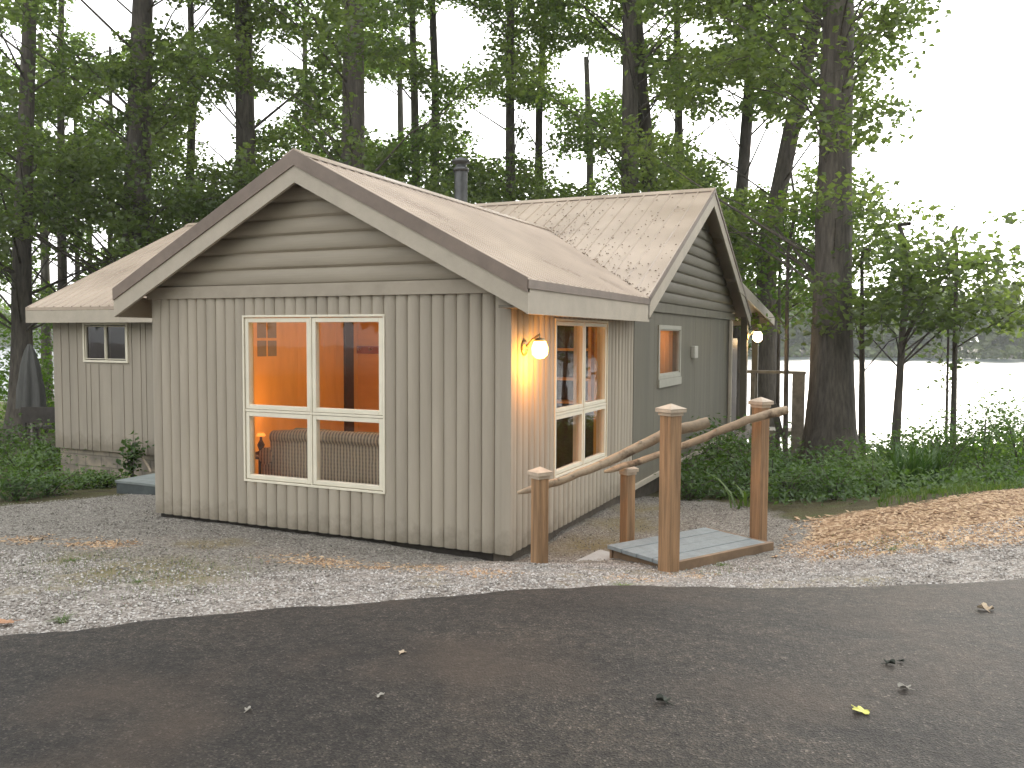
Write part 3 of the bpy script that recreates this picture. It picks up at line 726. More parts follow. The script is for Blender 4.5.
# corner boards
b = MB(); b.box(-.05, .045, -.045, .011, .0, H-.01); b.build('corner_board', 'log_v', cabin, .004)
b = MB(); b.box(.024, .05, 10.42, 10.54, -.1, 2.33); b.build('corner_board', 'trim', cabin)
# gable courses
def gable_logs(u0, u1, zb, zt_fn, place, pitch, bulge, nseg=7):
    b = MB(); z = zb
    zmax = max(zt_fn(u) for u in np.linspace(u0, u1, 81))
    while z < zmax-.02:
        for k_ in range(nseg):
            ta, tb = k_/nseg, (k_+1)/nseg
            za, zb_ = z+pitch*ta, z+pitch*tb
            # half-log: fullest a little below its middle
            ha = bulge*math.sqrt(max(0, 1-(2*ta-1)**2))+.003; hb = bulge*math.sqrt(max(0, 1-(2*tb-1)**2))+.003
            def span(zz):
                us = [u for u in np.linspace(u0, u1, 801) if zt_fn(u) >= zz]
                return (us[0], us[-1]) if us else None
            sa, sb = span(za), span(zb_)
            if sa is None: continue
            if sb is None: sb = ((sa[0]+sa[1])/2,)*2
            b.add([place(sa[0], ha, za), place(sa[1], ha, za), place(sb[1], hb, zb_), place(sb[0], hb, zb_)], [(0, 1, 2, 3)], True)
        z += pitch
    return b
zf = lambda x: ZR-.13-abs(x+W_/2)*SW
b = gable_logs(-W_-.02, .02, H+.115, zf, front, .166, .036)
b.build('front_gable', 'log_h', cabin)
zg = lambda y: ZR2-.13-abs(y-YG)*SL
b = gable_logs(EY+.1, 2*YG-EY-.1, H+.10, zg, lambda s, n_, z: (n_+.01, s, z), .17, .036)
b.build('side_gable', 'log_h_shaded', cabin)
b = MB(); b.prism([(-W_, .02, H+.05), (.0, .02, H+.05), (.0, .02, zf(0)), (-W_/2, .02, zf(-W_/2)), (-W_, .02, zf(-W_))], (0, .1, 0))
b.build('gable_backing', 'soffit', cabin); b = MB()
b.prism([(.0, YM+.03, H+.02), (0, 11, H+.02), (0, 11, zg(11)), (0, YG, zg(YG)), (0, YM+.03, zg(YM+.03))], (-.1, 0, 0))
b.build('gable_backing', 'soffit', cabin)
b = MB(); b.box(-W_-.03, .05, -.052, .0, H, H+.125); b.build('trim_band', 'band', cabin)
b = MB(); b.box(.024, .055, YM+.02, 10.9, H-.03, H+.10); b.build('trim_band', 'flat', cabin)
# foundations
b = MB(); b.box(-W_+.04, -.165, .03, .16, -.6, -.0); b.build('dark_footing', 'footing', cabin)
b = MB(); b.box(-.16, -.045, .03, 10.5, -1.2, -.0); b.build('foundation', 'foundation', cabin)
b = MB(); b.box(-LW+.06, -W_, YM+.05, YM+.2, -1.2, -.10); b.build('block_foundation', 'block', cabin)
b = MB()
for i in range(3): b.box(-.044, -.030, 8.0+i*.17, 8.11+i*.17, -.36, -.10)
b.build('foundation_vent', 'black', cabin)
b = MB(); b.box(.024, .06, YM+.0, 10.5, -.03, .035); b.build('skirt_board', 'trim', cabin)

# ---- windows
def window(wname, O, U, Nn, w_, h_, cols, rows, mat, gmat, casing=.03, sash=.05, depth=.03, label=None, sill=False, recess=.018):
    """cols/rows: lists of (start, end) of each sash; part: window (casing), sub-parts: sash, pane, sill"""
    Z = (0, 0, 1); b = MB()
    b.obox(O, U, Nn, Z, 0, casing, -.10, depth, 0, h_); b.obox(O, U, Nn, Z, w_-casing, w_, -.10, depth, 0, h_)
    b.obox(O, U, Nn, Z, casing, w_-casing, -.10, depth, h_-casing, h_); b.obox(O, U, Nn, Z, casing, w_-casing, -.10, depth, 0, casing)
    for (a0, a1), (c0, c1) in zip(cols[:-1], cols[1:]): b.obox(O, U, Nn, Z, a1, c0, -.10, depth-.006, casing, h_-casing)
    for (a0, a1), (c0, c1) in zip(rows[:-1], rows[1:]):
        for (u0, u1) in cols: b.obox(O, U, Nn, Z, u0, u1, -.10, depth-.008, a1, c0)
    wo_ = b.build('window', mat, cabin, .003)
    if label: wo_['label'] = label
    for (z0, z1) in rows:
        for (u0, u1) in cols:
            g = .004; s = MB(); a, c, e, f = u0+g, u1-g, z0+g, z1-g; n0, n1 = -.03, depth-.012
            s.obox(O, U, Nn, Z, a, a+sash, n0, n1, e, f); s.obox(O, U, Nn, Z, c-sash, c, n0, n1, e, f)
            s.obox(O, U, Nn, Z, a+sash, c-sash, n0, n1, e, e+sash); s.obox(O, U, Nn, Z, a+sash, c-sash, n0, n1, f-sash, f)
            s.build('sash', mat, wo_, .004)
            q = MB(); q.obox(O, U, Nn, Z, a+sash-.005, c-sash+.005, -recess, -recess+.006, e+sash-.005, f-sash+.005)
            q.build('pane', gmat, wo_)
    if sill:
        s = MB(); s.obox(O, U, Nn, Z, -.0, w_+.0, -.0, depth+.015, -.12, -.004); s.build('sill', mat, wo_, .004)
    return wo_
w0 = FWIN[1]-FWIN[0]; h0 = FWIN[3]-FWIN[2]; zm = FZM-FWIN[2]
window('front', (FWIN[0], 0, FWIN[2]), (1, 0, 0), (0, -1, 0), w0, h0, [(.025, w0/2-.008), (w0/2+.008, w0-.025)], [(.025, zm-.012), (zm+.012, h0-.025)], 'cream', 'glass', .022, .044, .038, 'large front window of four panes looking into an orange lit room')
w0 = SWIN[1]-SWIN[0]; h0 = SWIN[3]-SWIN[2]; zm = SZM-SWIN[2]
window('side', (0, SWIN[0], SWIN[2]), (0, 1, 0), (1, 0, 0), w0, h0, [(.025, w0/2+.03), (w0/2+.046, w0-.025)], [(.025, zm-.012), (zm+.012, h0-.025)], 'cream', 'glass_side', .022, .04, .034, 'four pane side window beside the lit wall lamp')
w0 = GWIN[1]-GWIN[0]; h0 = GWIN[3]-GWIN[2]
M['sagetrim'] = simple('grey_green_trim', (.36, .345, .29), .5, .08, 5, bump=.05)
window('gable', (.022, GWIN[0], GWIN[2]), (0, 1, 0), (1, 0, 0), w0, h0, [(.06, w0-.06)], [(.05, h0-.05)], 'sagetrim', 'glass', .06, .025, .02, 'small window with a tan curtain below the side gable', True)
w0 = LWIN[1]-LWIN[0]; h0 = LWIN[3]-LWIN[2]
window('left', (LWIN[0], YM, LWIN[2]), (1, 0, 0), (0, -1, 0), w0, h0, [(.05, w0/2-.004), (w0/2+.004, w0-.05)], [(.05, h0-.05)], 'cream', 'glass_dark', .038, .014, .03, 'small dark sliding window under the left eave')

# ---- roofs
RT_ = .055
b = MB(); xr = -W_/2
b.slab([(E_, -O_, EC), (E_, EY, EC), (xr, YV, ZR), (xr, -O_, ZR)], RT_)
b.slab([(xr, -O_, ZR), (xr, YV, ZR), (-W_-E_, EY, EC), (-W_-E_, -O_, EC)], RT_)
b.build('wing_roof', 'roof', cabin)
b = MB()
b.slab([(-LX, EY, EC), (-W_-E_, EY, EC), (xr, YV, ZR), (E_, EY, EC), (E_, YG, ZR2), (-LX, YG, ZR2)], RT_)
yb2 = 2*YG-EY
b.slab([(-LX, YG, ZR2), (E_, YG, ZR2), (E_, yb2, EC), (-LX, yb2, EC)], RT_)
b.build('main_roof', 'roof', cabin)
# standing ribs
def rib(b, p, q, w_=.010, h_=.010):
    p, q = np.array(p, float), np.array(q, float); t = (q-p); L = np.linalg.norm(t); t /= L
    sd_ = np.cross(t, (0, 0, 1)); sd_ /= np.linalg.norm(sd_); nn = np.cross(sd_, t)
    prof = [(-w_*1.6, -.002), (-w_*.6, h_), (w_*.6, h_), (w_*1.6, -.002)]
    P = [p+sd_*a+nn*c for a, c in prof]+[q+sd_*a+nn*c for a, c in prof]
    b.add(P, [(0, 1, 5, 4), (1, 2, 6, 5), (2, 3, 7, 6), (3, 2, 1, 0), (4, 5, 6, 7)])
b = MB()
def wing_end(y):                                  # how far down a wing rib runs before the valley / eave
    if y <= EY: return 1.0
    return max(0., (YV-y)/(YV-EY))
for y in np.arange(-O_+.06, YV, .1525):
    k_ = wing_end(y)
    if k_ > .03:
        rib(b, (xr+.03, y, ZR-.03*SW), (xr+(E_-xr)*k_, y, ZR-(ZR-EC)*k_))
        rib(b, (xr-.03, y, ZR-.03*SW), (xr-(E_-xr)*k_, y, ZR-(ZR-EC)*k_))
b.build('wing_roof_ribs', 'roof', cabin)
b = MB()
for x in np.arange(-LX+.06, E_, .229):
    d = abs(x-xr); half = E_-xr
    y0 = EY if d >= half else EY+(YV-EY)*(1-d/half)
    z0 = EC+(y0-EY)*SL
    if YG-y0 > .1: rib(b, (x, y0, z0), (x, YG-.03, ZR2-.03*SL), .013, .018)
b.build('main_roof_ribs', 'roof', cabin)
# ridge caps
b = MB()
def cap(b, p, q, ax, sl, w_=.13):
    p, q, ax = np.array(p, float), np.array(q, float), np.array(ax, float)
    dn = np.array((0, 0, -sl*w_)); lift = np.array((0, 0, .026))
    P = [p+ax*w_+dn+lift, p+lift, p-ax*w_+dn+lift, q+ax*w_+dn+lift, q+lift, q-ax*w_+dn+lift]
    P += [v-np.array((0, 0, .012)) for v in P]
    b.add(P, [(0, 1, 4, 3), (1, 2, 5, 4), (6, 9, 10, 7), (7, 10, 11, 8), (0, 3, 9, 6), (2, 8, 11, 5), (0, 6, 7, 1), (1, 7, 8, 2), (3, 4, 10, 9), (4, 5, 11, 10)])
cap(b, (xr, -O_-.01, ZR), (xr, YV, ZR), (1, 0, 0), SW); cap(b, (-LX, YG, ZR2), (E_+.01, YG, ZR2), (0, 1, 0), SL)
b.build('ridge_cap', 'roof', cabin)
# leaf litter caught on the roof near the valley
def roof_litter():
    n = 430; C = []
    t = rng.random(n); off = np.abs(rng.normal(0, .55, n))*(rng.random(n) < .62)+rng.random(n)*0
    x = xr+(E_-xr)*t; y = YV+(EY-YV)*t
    wide = rng.random(n) < .45
    x = np.where(wide, rng.uniform(-3.2, E_, n), x+rng.normal(0, .06, n)); y0 = np.where(np.abs(x-xr) < E_-xr, EY+(YV-EY)*(1-np.abs(x-xr)/(E_-xr)), EY)
    y = np.where(wide, y0+(YG-y0)*rng.random(n)**1.2, np.maximum(y0, y)+off); y = np.minimum(y, YG-.1)
    C = np.column_stack([x, y, EC+(y-EY)*SL+.012]); C = C[(x < E_-.02) & (y > EY)]
    a = rng.uniform(0, 6.28, len(C)); s = rng.uniform(.010, .022, len(C)); dx = np.stack([np.cos(a), np.sin(a), np.sin(a)*SL], 1)*s[:, None]; dy = np.stack([-np.sin(a), np.cos(a), np.cos(a)*SL], 1)*s[:, None]*.6
    V = np.stack([C-dx, C-dy+(0, 0, .01), C+dx, C+dy+(0, 0, .012)], 1).reshape(-1, 3)
    return V, np.arange(len(V)).reshape(-1, 4)
M['litter'] = simple('dry_litter', (.16, .115, .075), .9, .5, 9)
V, Fq = roof_litter(); tag(fast_mesh('roof_leaf_litter', V, Fq, 'litter'), 'dark dry leaf litter scattered on the metal roof', 'leaf litter', kind='stuff')

# ---- fascias, roof edge trim, soffits
TT, FT = .115, .295                              # trim depth, fascia bottom, measured down from the roof line
b = MB(); t = MB()
for sg in (1, -1):
    xe = xr+sg*(E_-xr)
    P = lambda x, dz, y: (x, y, ZR-abs(x-xr)*SW-dz)
    b.prism([P(xr, TT, -O_), P(xe, TT, -O_), P(xe, FT, -O_), P(xr, FT+.0, -O_)], (0, .035, 0))
    t.prism([P(xr, -.012, -O_-.014), P(xe, -.012, -O_-.014), P(xe, TT, -O_-.014), P(xr, TT+.02, -O_-.014)], (0, .013, 0))
b.box(E_-.035, E_, -O_+.036, EY+.04, EC-FT, EC-.07); t.box(E_+.001, E_+.014, -O_-.01, EY+.03, EC-.08, EC-.005)
b.box(-W_-E_, -W_-E_+.035, -O_+.036, EY, EC-FT, EC-.07)
# main gable rake, both slopes
for sg in (1, -1):
    ye = YG+sg*(YG-EY)
    P = lambda y, dz, x: (x, y, ZR2-abs(y-YG)*SL-dz)
    b.prism([P(YG, .06, E_), P(ye, .06, E_), P(ye, FT-.02, E_), P(YG, FT-.02, E_)], (-.035, 0, 0))
    t.prism([P(YG, -.012, E_+.002), P(ye, -.012, E_+.002), P(ye, .062, E_+.002), P(YG, .062, E_+.002)], (.012, 0, 0))
    b.prism([P(YG, .06, -LX+.03), P(ye, .06, -LX+.03), P(ye, FT-.02, -LX+.03), P(YG, FT-.02, -LX+.03)], (-.03, 0, 0))
# main front eave, left part
b.box(-LX+.032, -W_-E_+.04, EY, EY+.035, EC-FT+.02, EC-.06)
b.build('fascia', 'trim', cabin); t.build('roof_edge_trim', 'browntrim', cabin)
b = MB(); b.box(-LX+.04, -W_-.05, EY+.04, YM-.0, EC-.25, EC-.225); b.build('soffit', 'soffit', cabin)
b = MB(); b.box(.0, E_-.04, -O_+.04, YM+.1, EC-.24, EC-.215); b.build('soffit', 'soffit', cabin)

# ---- rear lean-to porch
px = E_-.02
lean = [(px, 9.95, 3.10), (px, 14.9, 2.52)]
b = MB(); b.slab([(px, 9.95, 3.10), (px, 14.9, 2.52), (-5, 14.9, 2.52), (-5, 9.95, 3.10)], .05); b.build('porch_roof', 'roof', cabin)
b = MB(); b.prism([(px, 9.97, 3.05), (px, 14.9, 2.47), (px, 14.9, 2.27), (px, 9.97, 2.85)], (.03, 0, 0)); b.box(-5, px, 14.9, 14.93, 2.27, 2.5); b.build('porch_fascia', 'trim', cabin)
b = MB(); b.box(-.14, .0, 12.75, 12.9, -1.2, 2.75); b.build('porch_post', 'flat', cabin); b = MB(); b.box(-.14, .0, 14.35, 14.5, -1.4, 2.5); b.build('porch_post', 'flat', cabin)
b = MB(); b.box(-5, .02, 11.02, 14.6, -.35, -.15); b.build('porch_floor', 'greywood', cabin)
b = MB(); b.box(-.06, .0, 10.72, 11.55, -.12, 1.95); b.build('porch_door', 'darkwood', cabin)

# ---- flue
fp = aty(461, 200, 8.6)
b = MB(); b.lathe((fp[0], 8.6, 0), [(.135, 3.4), (.135, 5.30)], 20); fl = b.build('flue_pipe', 'flue', cabin)
b = MB(); b.lathe((fp[0], 8.6, 0), [(.0, 5.30), (.165, 5.30), (.165, 5.36), (.11, 5.40), (.11, 5.46), (.185, 5.47), (.18, 5.53), (.0, 5.60)], 20); b.build('flue_cap', 'flue', fl)

# utility box and downspout
q = atx(693, 352, .03)
b = MB(); b.box(.024, .09, q[1]-.12, q[1]+.12, q[2]-.10, q[2]+.10); b.build('meter_box', 'whiteplastic', cabin, .01)
b = MB(); b.box(.05, .11, 10.30, 10.38, -.3, 2.3); b.build('downspout', 'trim', cabin, .01)

# ---- room seen through the windows
b = MB(); b.box(-W_+.15, -.15, .15, YM-.0, -.02, .03); b.build('room_floor', 'pinefloor', cabin)
b = MB(); b.box(-W_+.15, -.15, .15, YM-.0, 2.36, 2.40); b.build('room_ceiling', 'ceil', cabin)
b = MB(); b.box(-W_+.142, -W_+.16, .15, YM-.02, .03, 2.36)
for yy in np.arange(.3, 3.7, .28): b.box(-W_+.16, -W_+.162, yy, yy+.006, .03, 2.36)
b.build('room_side_wall', 'pine', cabin)
b = MB(); b.box(-W_+.162, -.15, YM-.16, YM-.12, .03, 2.36)
for zz in np.arange(.2, 2.3, .24): b.box(-W_+.162, -.15, YM-.163, YM-.16, zz, zz+.006)
b.build('room_back_wall', 'pine_h', cabin)
# dark post between the two room walls
q0, q1 = atx(343.5, 350, -W_+.16), atx(352, 350, -W_+.16)
b = MB(); b.box(-W_+.162, -W_+.19, q0[1], q1[1], .03, 2.355); b.build('dark_door_jamb', 'darkwood', cabin)
# plank door to the left step, with a four light window in it
d0, d1 = atx(256, 322, -W_+.17), atx(275.5, 356, -W_+.17)
dr = MB(); y0, y1 = d0[1]-.17, d1[1]+.36
dr.box(-W_+.162, -W_+.185, y0, y1, .04, 2.15); door = dr.build('plank_door', 'pine', cabin)
lt = MB(); hy = (d1[1]-d0[1]); hz = d0[2]-d1[2]
for i in (0, 1):
    for j in (0, 1):
        lt.box(-W_+.186, -W_+.189, d0[1]+i*(hy*.54), d0[1]+i*(hy*.54)+hy*.46, d1[2]+j*hz*.54, d1[2]+j*hz*.54+hz*.46)
lt.build('door_lights', 'dusk_pane', door)
kn = MB(); kn.lathe((-W_+.20, y1-.08, 1.0), [(.0, 0), (.03, .01), (.03, .03), (0, .05)], 10, (1, 0, 0)); kn.build('door_knob', 'black', door)
# tan curtain behind the small gable window
cb = MB(); n = 36; prev = None
for i in range(n):
    a = 4.98+1.38*i/(n-1); xx = -.075+.018*math.sin(i*1.1)
    if prev: cb.add([(prev[1], prev[0], 1.2), (xx, a, 1.2), (xx, a, 2.2), (prev[1], prev[0], 2.2)], [(0, 1, 2, 3)], True)
    prev = (a, xx)
tag(cb.build('curtain', 'curtain'), 'tan curtain hanging inside the small gable window', 'curtain')

# coat rack
r0, r1 = aty(353.5, 350, YM-.17), aty(384, 350, YM-.17)
rk = empty('coat_rack', (r0[0], YM-.18, r0[2]), 'red wooden coat rack on the back wall seen through the front window', 'coat rack')
b = MB(); b.box(r0[0], r1[0]+.25, YM-.19, YM-.165, r0[2]-.05, r0[2]+.06); b.build('board', 'redwood', rk, .004)
for i in range(4):
    xx = r0[0]+.14+i*.2; b = MB(); b.tube([(xx, YM-.19, r0[2]+.02), (xx, YM-.25, r0[2]+.0), (xx, YM-.27, r0[2]+.04)], .008, 6); b.build('hook', 'hook', rk)

# wicker sofa with its back to the window
sx0, sx1 = -3.05, -1.0
sofa = empty('wicker_sofa', ((sx0+sx1)/2, .75, .03), 'brown wicker sofa with rolled back behind the front window', 'sofa')
b = MB(); b.tube([(sx0+.05, .42, .86), (sx0+.5, .40, .90), (sx1-.5, .40, .90), (sx1-.05, .42, .86)], .075, 12); 
b.box(sx0+.04, sx1-.04, .36, .46, .12, .88); b.build('backrest', 'wicker', sofa, .03)
b = MB(); b.box(sx0+.05, sx1-.05, .47, 1.15, .12, .42); b.build('seat', 'wicker', sofa, .03)
for xx in (sx0, sx1):
    b = MB(); b.box(xx-.07, xx+.07, .36, 1.15, .12, .60); b.tube([(xx, .34, .66), (xx, 1.15, .62), (xx, 1.22, .55)], .095, 12); b.build('armrest', 'wicker', sofa)
for xx in (sx0, sx1):
    for yy in (.42, 1.1):
        b = MB(); b.box(xx-.03, xx+.03, yy-.03, yy+.03, .03, .12); b.build('leg', 'darkwood', sofa)
b = MB(); b.box(sx0+.1, sx1-.1, .5, 1.12, .42, .54); b.build('seat_cushion', 'green_cushion', sofa, .05)
for k_, xx in enumerate((-2.55, -1.75)):
    b = MB(); b.obox((xx, .56, .74), (1, 0, 0), (0, .95, .3), (0, -.3, .95), -.27, .27, -.07, .07, -.2, .235)
    tag(b.build('cushion', 'green_cushion', None, .06), ('green cushion at the left end of the wicker sofa', 'green cushion in the middle of the wicker sofa')[k_], 'cushion')
# little table and glowing lamp beyond the sofa end
lp = atx(261, 444, -3.75)
st = empty('side_table', (-3.75, lp[1], .03), 'small dark side table under the glowing lamp', 'side table')
b = MB(); b.lathe((-3.75, lp[1], 0), [(0, .52), (.24, .52), (.24, .55), (0, .55)], 20); b.build('table_top', 'darkwood', st)
for a in (.3, 2.4, 4.5):
    b = MB(); b.tube([(-3.75+.16*math.cos(a), lp[1]+.16*math.sin(a), .03), (-3.75+.12*math.cos(a), lp[1]+.12*math.sin(a), .52)], .018, 8); b.build('leg', 'darkwood', st)
tl = empty('table_lamp', (-3.75, lp[1], .55), 'table lamp with a glowing orange shade inside the front window', 'lamp')
b = MB(); b.lathe((-3.75, lp[1], 0), [(.07, .55), (.07, .57), (.02, .59), (.045, .66), (.015, .72), (.015, .77)], 14); b.build('lamp_base', 'darkwood', tl)
b = MB(); b.lathe((-3.75, lp[1], 0), [(.055, .765), (.04, .80)], 18); b.build('lamp_shade', 'shade', tl)
# tall dark shelf behind the side window
sh = empty('bookshelf', (-1.0, YM-.35, .03), 'dark open shelf against the back wall seen through the side window', 'shelf')
for xx in (-1.15, -.42):
    b = MB(); b.box(xx-.02, xx+.02, YM-.45, YM-.18, 1.09, 2.2); b.build('side_panel', 'pine', sh)
for zz in (1.12, 1.42, 1.8, 2.17):
    b = MB(); b.box(-1.13, -.44, YM-.45, YM-.18, zz-.015, zz+.015); b.build('shelf_board', 'pine', sh)
b = MB(); b.box(-1.13, -.44, YM-.175, YM-.165, 1.1, 2.18); b.build('back_panel', 'darkwood', sh)
cbn = empty('cabinet', (-1.1, YM-.4, .03), 'low dark cabinet under the shelf, seen through the lower side panes', 'cabinet')
b = MB(); b.box(-2.2, -.2, YM-.6, YM-.17, .05, 1.05); b.build('carcass', 'darkwood', cbn, .01)
b = MB(); b.box(-2.22, -.18, YM-.63, YM-.165, 1.051, 1.085); b.build('cabinet_top', 'darkwood', cbn, .006)
for xx in (-2.18, -1.52, -.86):
    b = MB(); b.box(xx, xx+.63, YM-.618, YM-.601, .1, 1.0); b.build('cabinet_door', 'darkwood', cbn, .006)

# ceiling lamp inside the wing
cl = empty('ceiling_lamp', (-2.15, 1.9, 2.36), 'round lit ceiling lamp inside the front room', 'lamp')
b = MB(); b.lathe((-2.15, 1.9, 0), [(.16, 2.355), (.17, 2.33), (.0, 2.33)], 20); b.build('mount', 'black', cl)
M['globe'] = emit('warm_globe', (1, .62, .26), 7)
b = MB(); b.lathe((-2.15, 1.9, 0), [(.15, 2.329), (.14, 2.28), (.09, 2.24), (.0, 2.225)], 20); b.build('globe', 'globe', cl)
def lamp(name, loc, col, watts, r=.06):
    l = bpy.data.lights.new(name, 'POINT'); l.energy = watts; l.color = col; l.shadow_soft_size = r
    o = bpy.data.objects.new(name, l); COL.objects.link(o); o.location = loc; return o
lamp('ceiling_lamp_light', (-2.15, 1.9, 2.12), (1, .54, .10), 12, .12)
lamp('table_lamp_light', (-3.75, lp[1], 1.0), (1, .4, .1), 4, .05)
lamp('bedroom_light', (-.5, 5.75, 1.9), (1, .5, .18), 5, .1)

# ---- wall lamps outside
def wall_lamp(base, nrm_, label, bulbmat, watts, col, post=False, s=1.):
    b0 = np.array(base, float); n_ = np.array(nrm_, float)
    e = empty('wall_lamp', b0, label, 'wall lamp')
    b = MB(); b.lathe(b0, [(0, 0), (.06*s, 0), (.06*s, .015), (.03*s, .03), (0, .03)], 16, n_); b.build('backplate', 'brass', e)
    c = b0+n_*.13*s
    b = MB(); b.tube([b0+n_*.02, b0+n_*.07*s+(0, 0, .06*s), c+(0, 0, .10*s), c+(0, 0, .06*s)], .008*s, 8); b.build('arm', 'brass', e)
    b = MB(); b.lathe(c, [(0, .075*s), (.03*s, .068*s), (.044*s, .05*s), (.040*s, .045*s)], 16); b.build('cap', 'brass', e)
    b = MB(); b.lathe(c, [(.042*s, .048*s), (.060*s, .0), (.056*s, -.05*s), (.03*s, -.075*s), (0, -.08*s)], 16); b.build('globe', bulbmat, e)
    lamp('wall_lamp_light', tuple(c+n_*.03+np.array((0, 0, -.15))), col, watts, .05)
    return e
wl_ = atx(540, 350, .19)
wall_lamp((.026, wl_[1], wl_[2]+.02), (1, 0, 0), 'lit wall lamp glowing orange beside the side window', 'bulb', 6.0, (1, .38, .06), s=1.25)
pl = atx(752, 335, .02)
wall_lamp((.002, 12.82, pl[2]-.02), (1, 0, 0), 'lit lamp on the rear porch post', 'bulb_far', 3, (1, .58, .22), s=1.7)

# ------------------------------------------------------------------ footbridge step with log rails
ZP = .10
cs = [atz(611, 548, ZP), atz(671, 563, ZP), atz(767, 543, ZP), atz(705, 524, ZP)]
e1 = cs[2]-cs[1]; e1 /= np.linalg.norm(e1); e2 = np.array((-e1[1], e1[0], 0)); Oc = cs[1]
L1 = np.linalg.norm(cs[2]-cs[1])+.02; L2 = (np.dot(cs[0]-Oc, e2)+np.dot(cs[3]-Oc, e2))/2
Zv = (0, 0, 1)
pf = empty('wooden_platform', Oc+e1*L1/2+e2*L2/2-np.array((0, 0, ZP)), 'low grey plank platform with brown rim between the cedar posts', 'platform')
npl = 4
for i in range(npl):
    a, c = L2*i/npl+.004, L2*(i+1)/npl-.004
    b = MB(); b.obox(Oc, e1, e2, Zv, -.03, L1, a, c, -.035+.002*(i % 2), .002*(i % 2)); b.build('plank', 'greydeck', pf, .004)
b = MB(); b.obox(Oc, e1, e2, Zv, -.01, L1+.02, -.045, -.004, -.24, .012); b.obox(Oc, e1, e2, Zv, L1-.0, L1+.035, 0, L2, -.24, -.0)
b.obox(Oc, e1, e2, Zv, .02, .055, 0, L2-.02, -.24, -.04); b.obox(Oc, e1, e2, Zv, .0, L1, L2-.03, L2, -.24, -.04); b.build('rim', 'rim', pf, .003)
# grey slab in front of the platform's low end
qs = [atz(u, v, -.02) for u, v in ((572, 562), (615, 566), (640, 560), (600, 549))]
b = MB(); b.slab(qs, .09); tag(b.build('stepping_slab', 'paver', None, .008), 'pale concrete stepping slab at the low end of the platform', 'slab')

def post(c, z1, w_, ang, label):
    x, y = c[0], c[1]; z0 = min(g1(x, y), c[2])-.25
    U = np.array((math.cos(ang), math.sin(ang), 0)); Vv = np.array((-math.sin(ang), math.cos(ang), 0)); O = (x, y, 0)
    p = empty('fence_post', (x, y, g1(x, y)), label, 'post', 'cedar posts of the log handrails')
    h = w_/2; b = MB(); b.obox(O, U, Vv, Zv, -h, h, -h, h, z0, z1-.075); b.build('shaft', 'cedar', p, .006)
    b = MB(); h2 = h*1.42
    b.obox(O, U, Vv, Zv, -h*1.14, h*1.14, -h*1.14, h*1.14, z1-.10, z1-.072); b.obox(O, U, Vv, Zv, -h2, h2, -h2, h2, z1-.072, z1-.042)
    A = [np.array(O)+U*a*h2*1.05+Vv*c_*h2*1.05+np.array((0, 0, z1-.0415)) for a, c_ in ((-1, -1), (1, -1), (1, 1), (-1, 1))]; T = np.array((x, y, z1))
    b.add(A+[T], [(0, 1, 4), (1, 2, 4), (2, 3, 4), (3, 0, 4), (3, 2, 1, 0)]); b.build('post_cap', 'cedar_pale', p, .003)
    return p
ang = math.atan2(e1[1], e1[0])
pA = atd(540, 470, 7.12); pC = atd(671, 407, 6.98); pB = atd(628, 463, 8.25); pD = atd(761, 401, 7.98)
post((*pA[:2], -.05), pA[2]+.03, .108, ang, 'shortest cedar post beside the cabin corner')
post((*pC[:2], -.05), pC[2]+.03, .126, ang, 'tall thick cedar post at the near corner of the platform')
post((*pB[:2], -.05), pB[2]-.01, .104, ang, 'plain cedar post behind the platform with a log across its top')
post((*pD[:2], .02), pD[2]+.04, .116, ang, 'tall cedar post at the far right corner of the platform')
def lograil(pts, r, label):
    pts = [np.array(p) for p in pts]; n = 22; P = []; R = []
    for i in range(n):
        t = i/(n-1)*(len(pts)-1); k_ = min(int(t), len(pts)-2); f_ = t-k_; p = pts[k_]*(1-f_)+pts[k_+1]*f_
        P.append(p+np.array((rng.normal(0, .003), rng.normal(0, .003), rng.normal(0, .0035)))); R.append((r[0]+(r[1]-r[0])*i/(n-1))*(1+rng.normal(0, .045)))
    R[0] *= .45; R[1] *= .8; R[-1] *= .85
    b = MB(); b.tube(P, R, 14, True, .03)
    for j in (5, 13): b.lathe(P[j]+np.array((.01, -.02, R[j]*.6)), [(R[j]*.5, 0), (R[j]*.42, R[j]*.5), (0, R[j]*.6)], 8)
    return tag(b.build('log_handrail', 'lograil'), label, 'handrail', 'log handrails of the platform')
off = e2*.115
lograil([atd(518, 493, 7.32), atd(560, 481, 7.30), atd(615, 459, 7.27), atd(668, 432, 7.20), atd(709, 422, 7.16)], (.030, .050), 'near log handrail running from the short post to the tall thick post')
lograil([atd(604, 472, 8.16), atd(640, 461, 8.12), atd(690, 443, 8.02), atd(745, 421, 7.84), atd(788, 409, 7.78)], (.028, .042), 'far log handrail crossing the right post of the platform')

# ------------------------------------------------------------------ left step, deck rail, umbrella, bench
lp0 = [atz(115, 481, -.10), atz(146, 474, -.10)]
zs = -.10
stp = empty('deck_step', (-6.1, 2.2, -.5), 'grey green wooden deck step beside the left wing wall', 'deck step')
c0 = atz(116, 480, zs); c1 = atz(160, 483, zs); c2 = atz(150, 473, zs)
x0_, x1_ = c0[0], -W_-.02; y0_ = c0[1]-.02; y1_ = y0_+1.15
b = MB()
for i in range(8): b.box(x0_, x1_, y0_+i*.144, y0_+i*.144+.138, zs-.035, zs)
b.build('planks', 'greystep', stp, .003)
b = MB(); b.box(x0_+.02, x1_, y0_+.01, y0_+.05, zs-.23, zs-.036); b.box(x0_+.02, x0_+.06, y0_+.05, y1_, zs-.23, zs-.036); b.build('skirt', 'greydeck_dark', stp)
b = MB(); b.box(x0_+.25, x0_+.37, y0_+.08, y0_+.2, -.6, zs-.03); b.build('foot', 'greydeck_dark', stp)
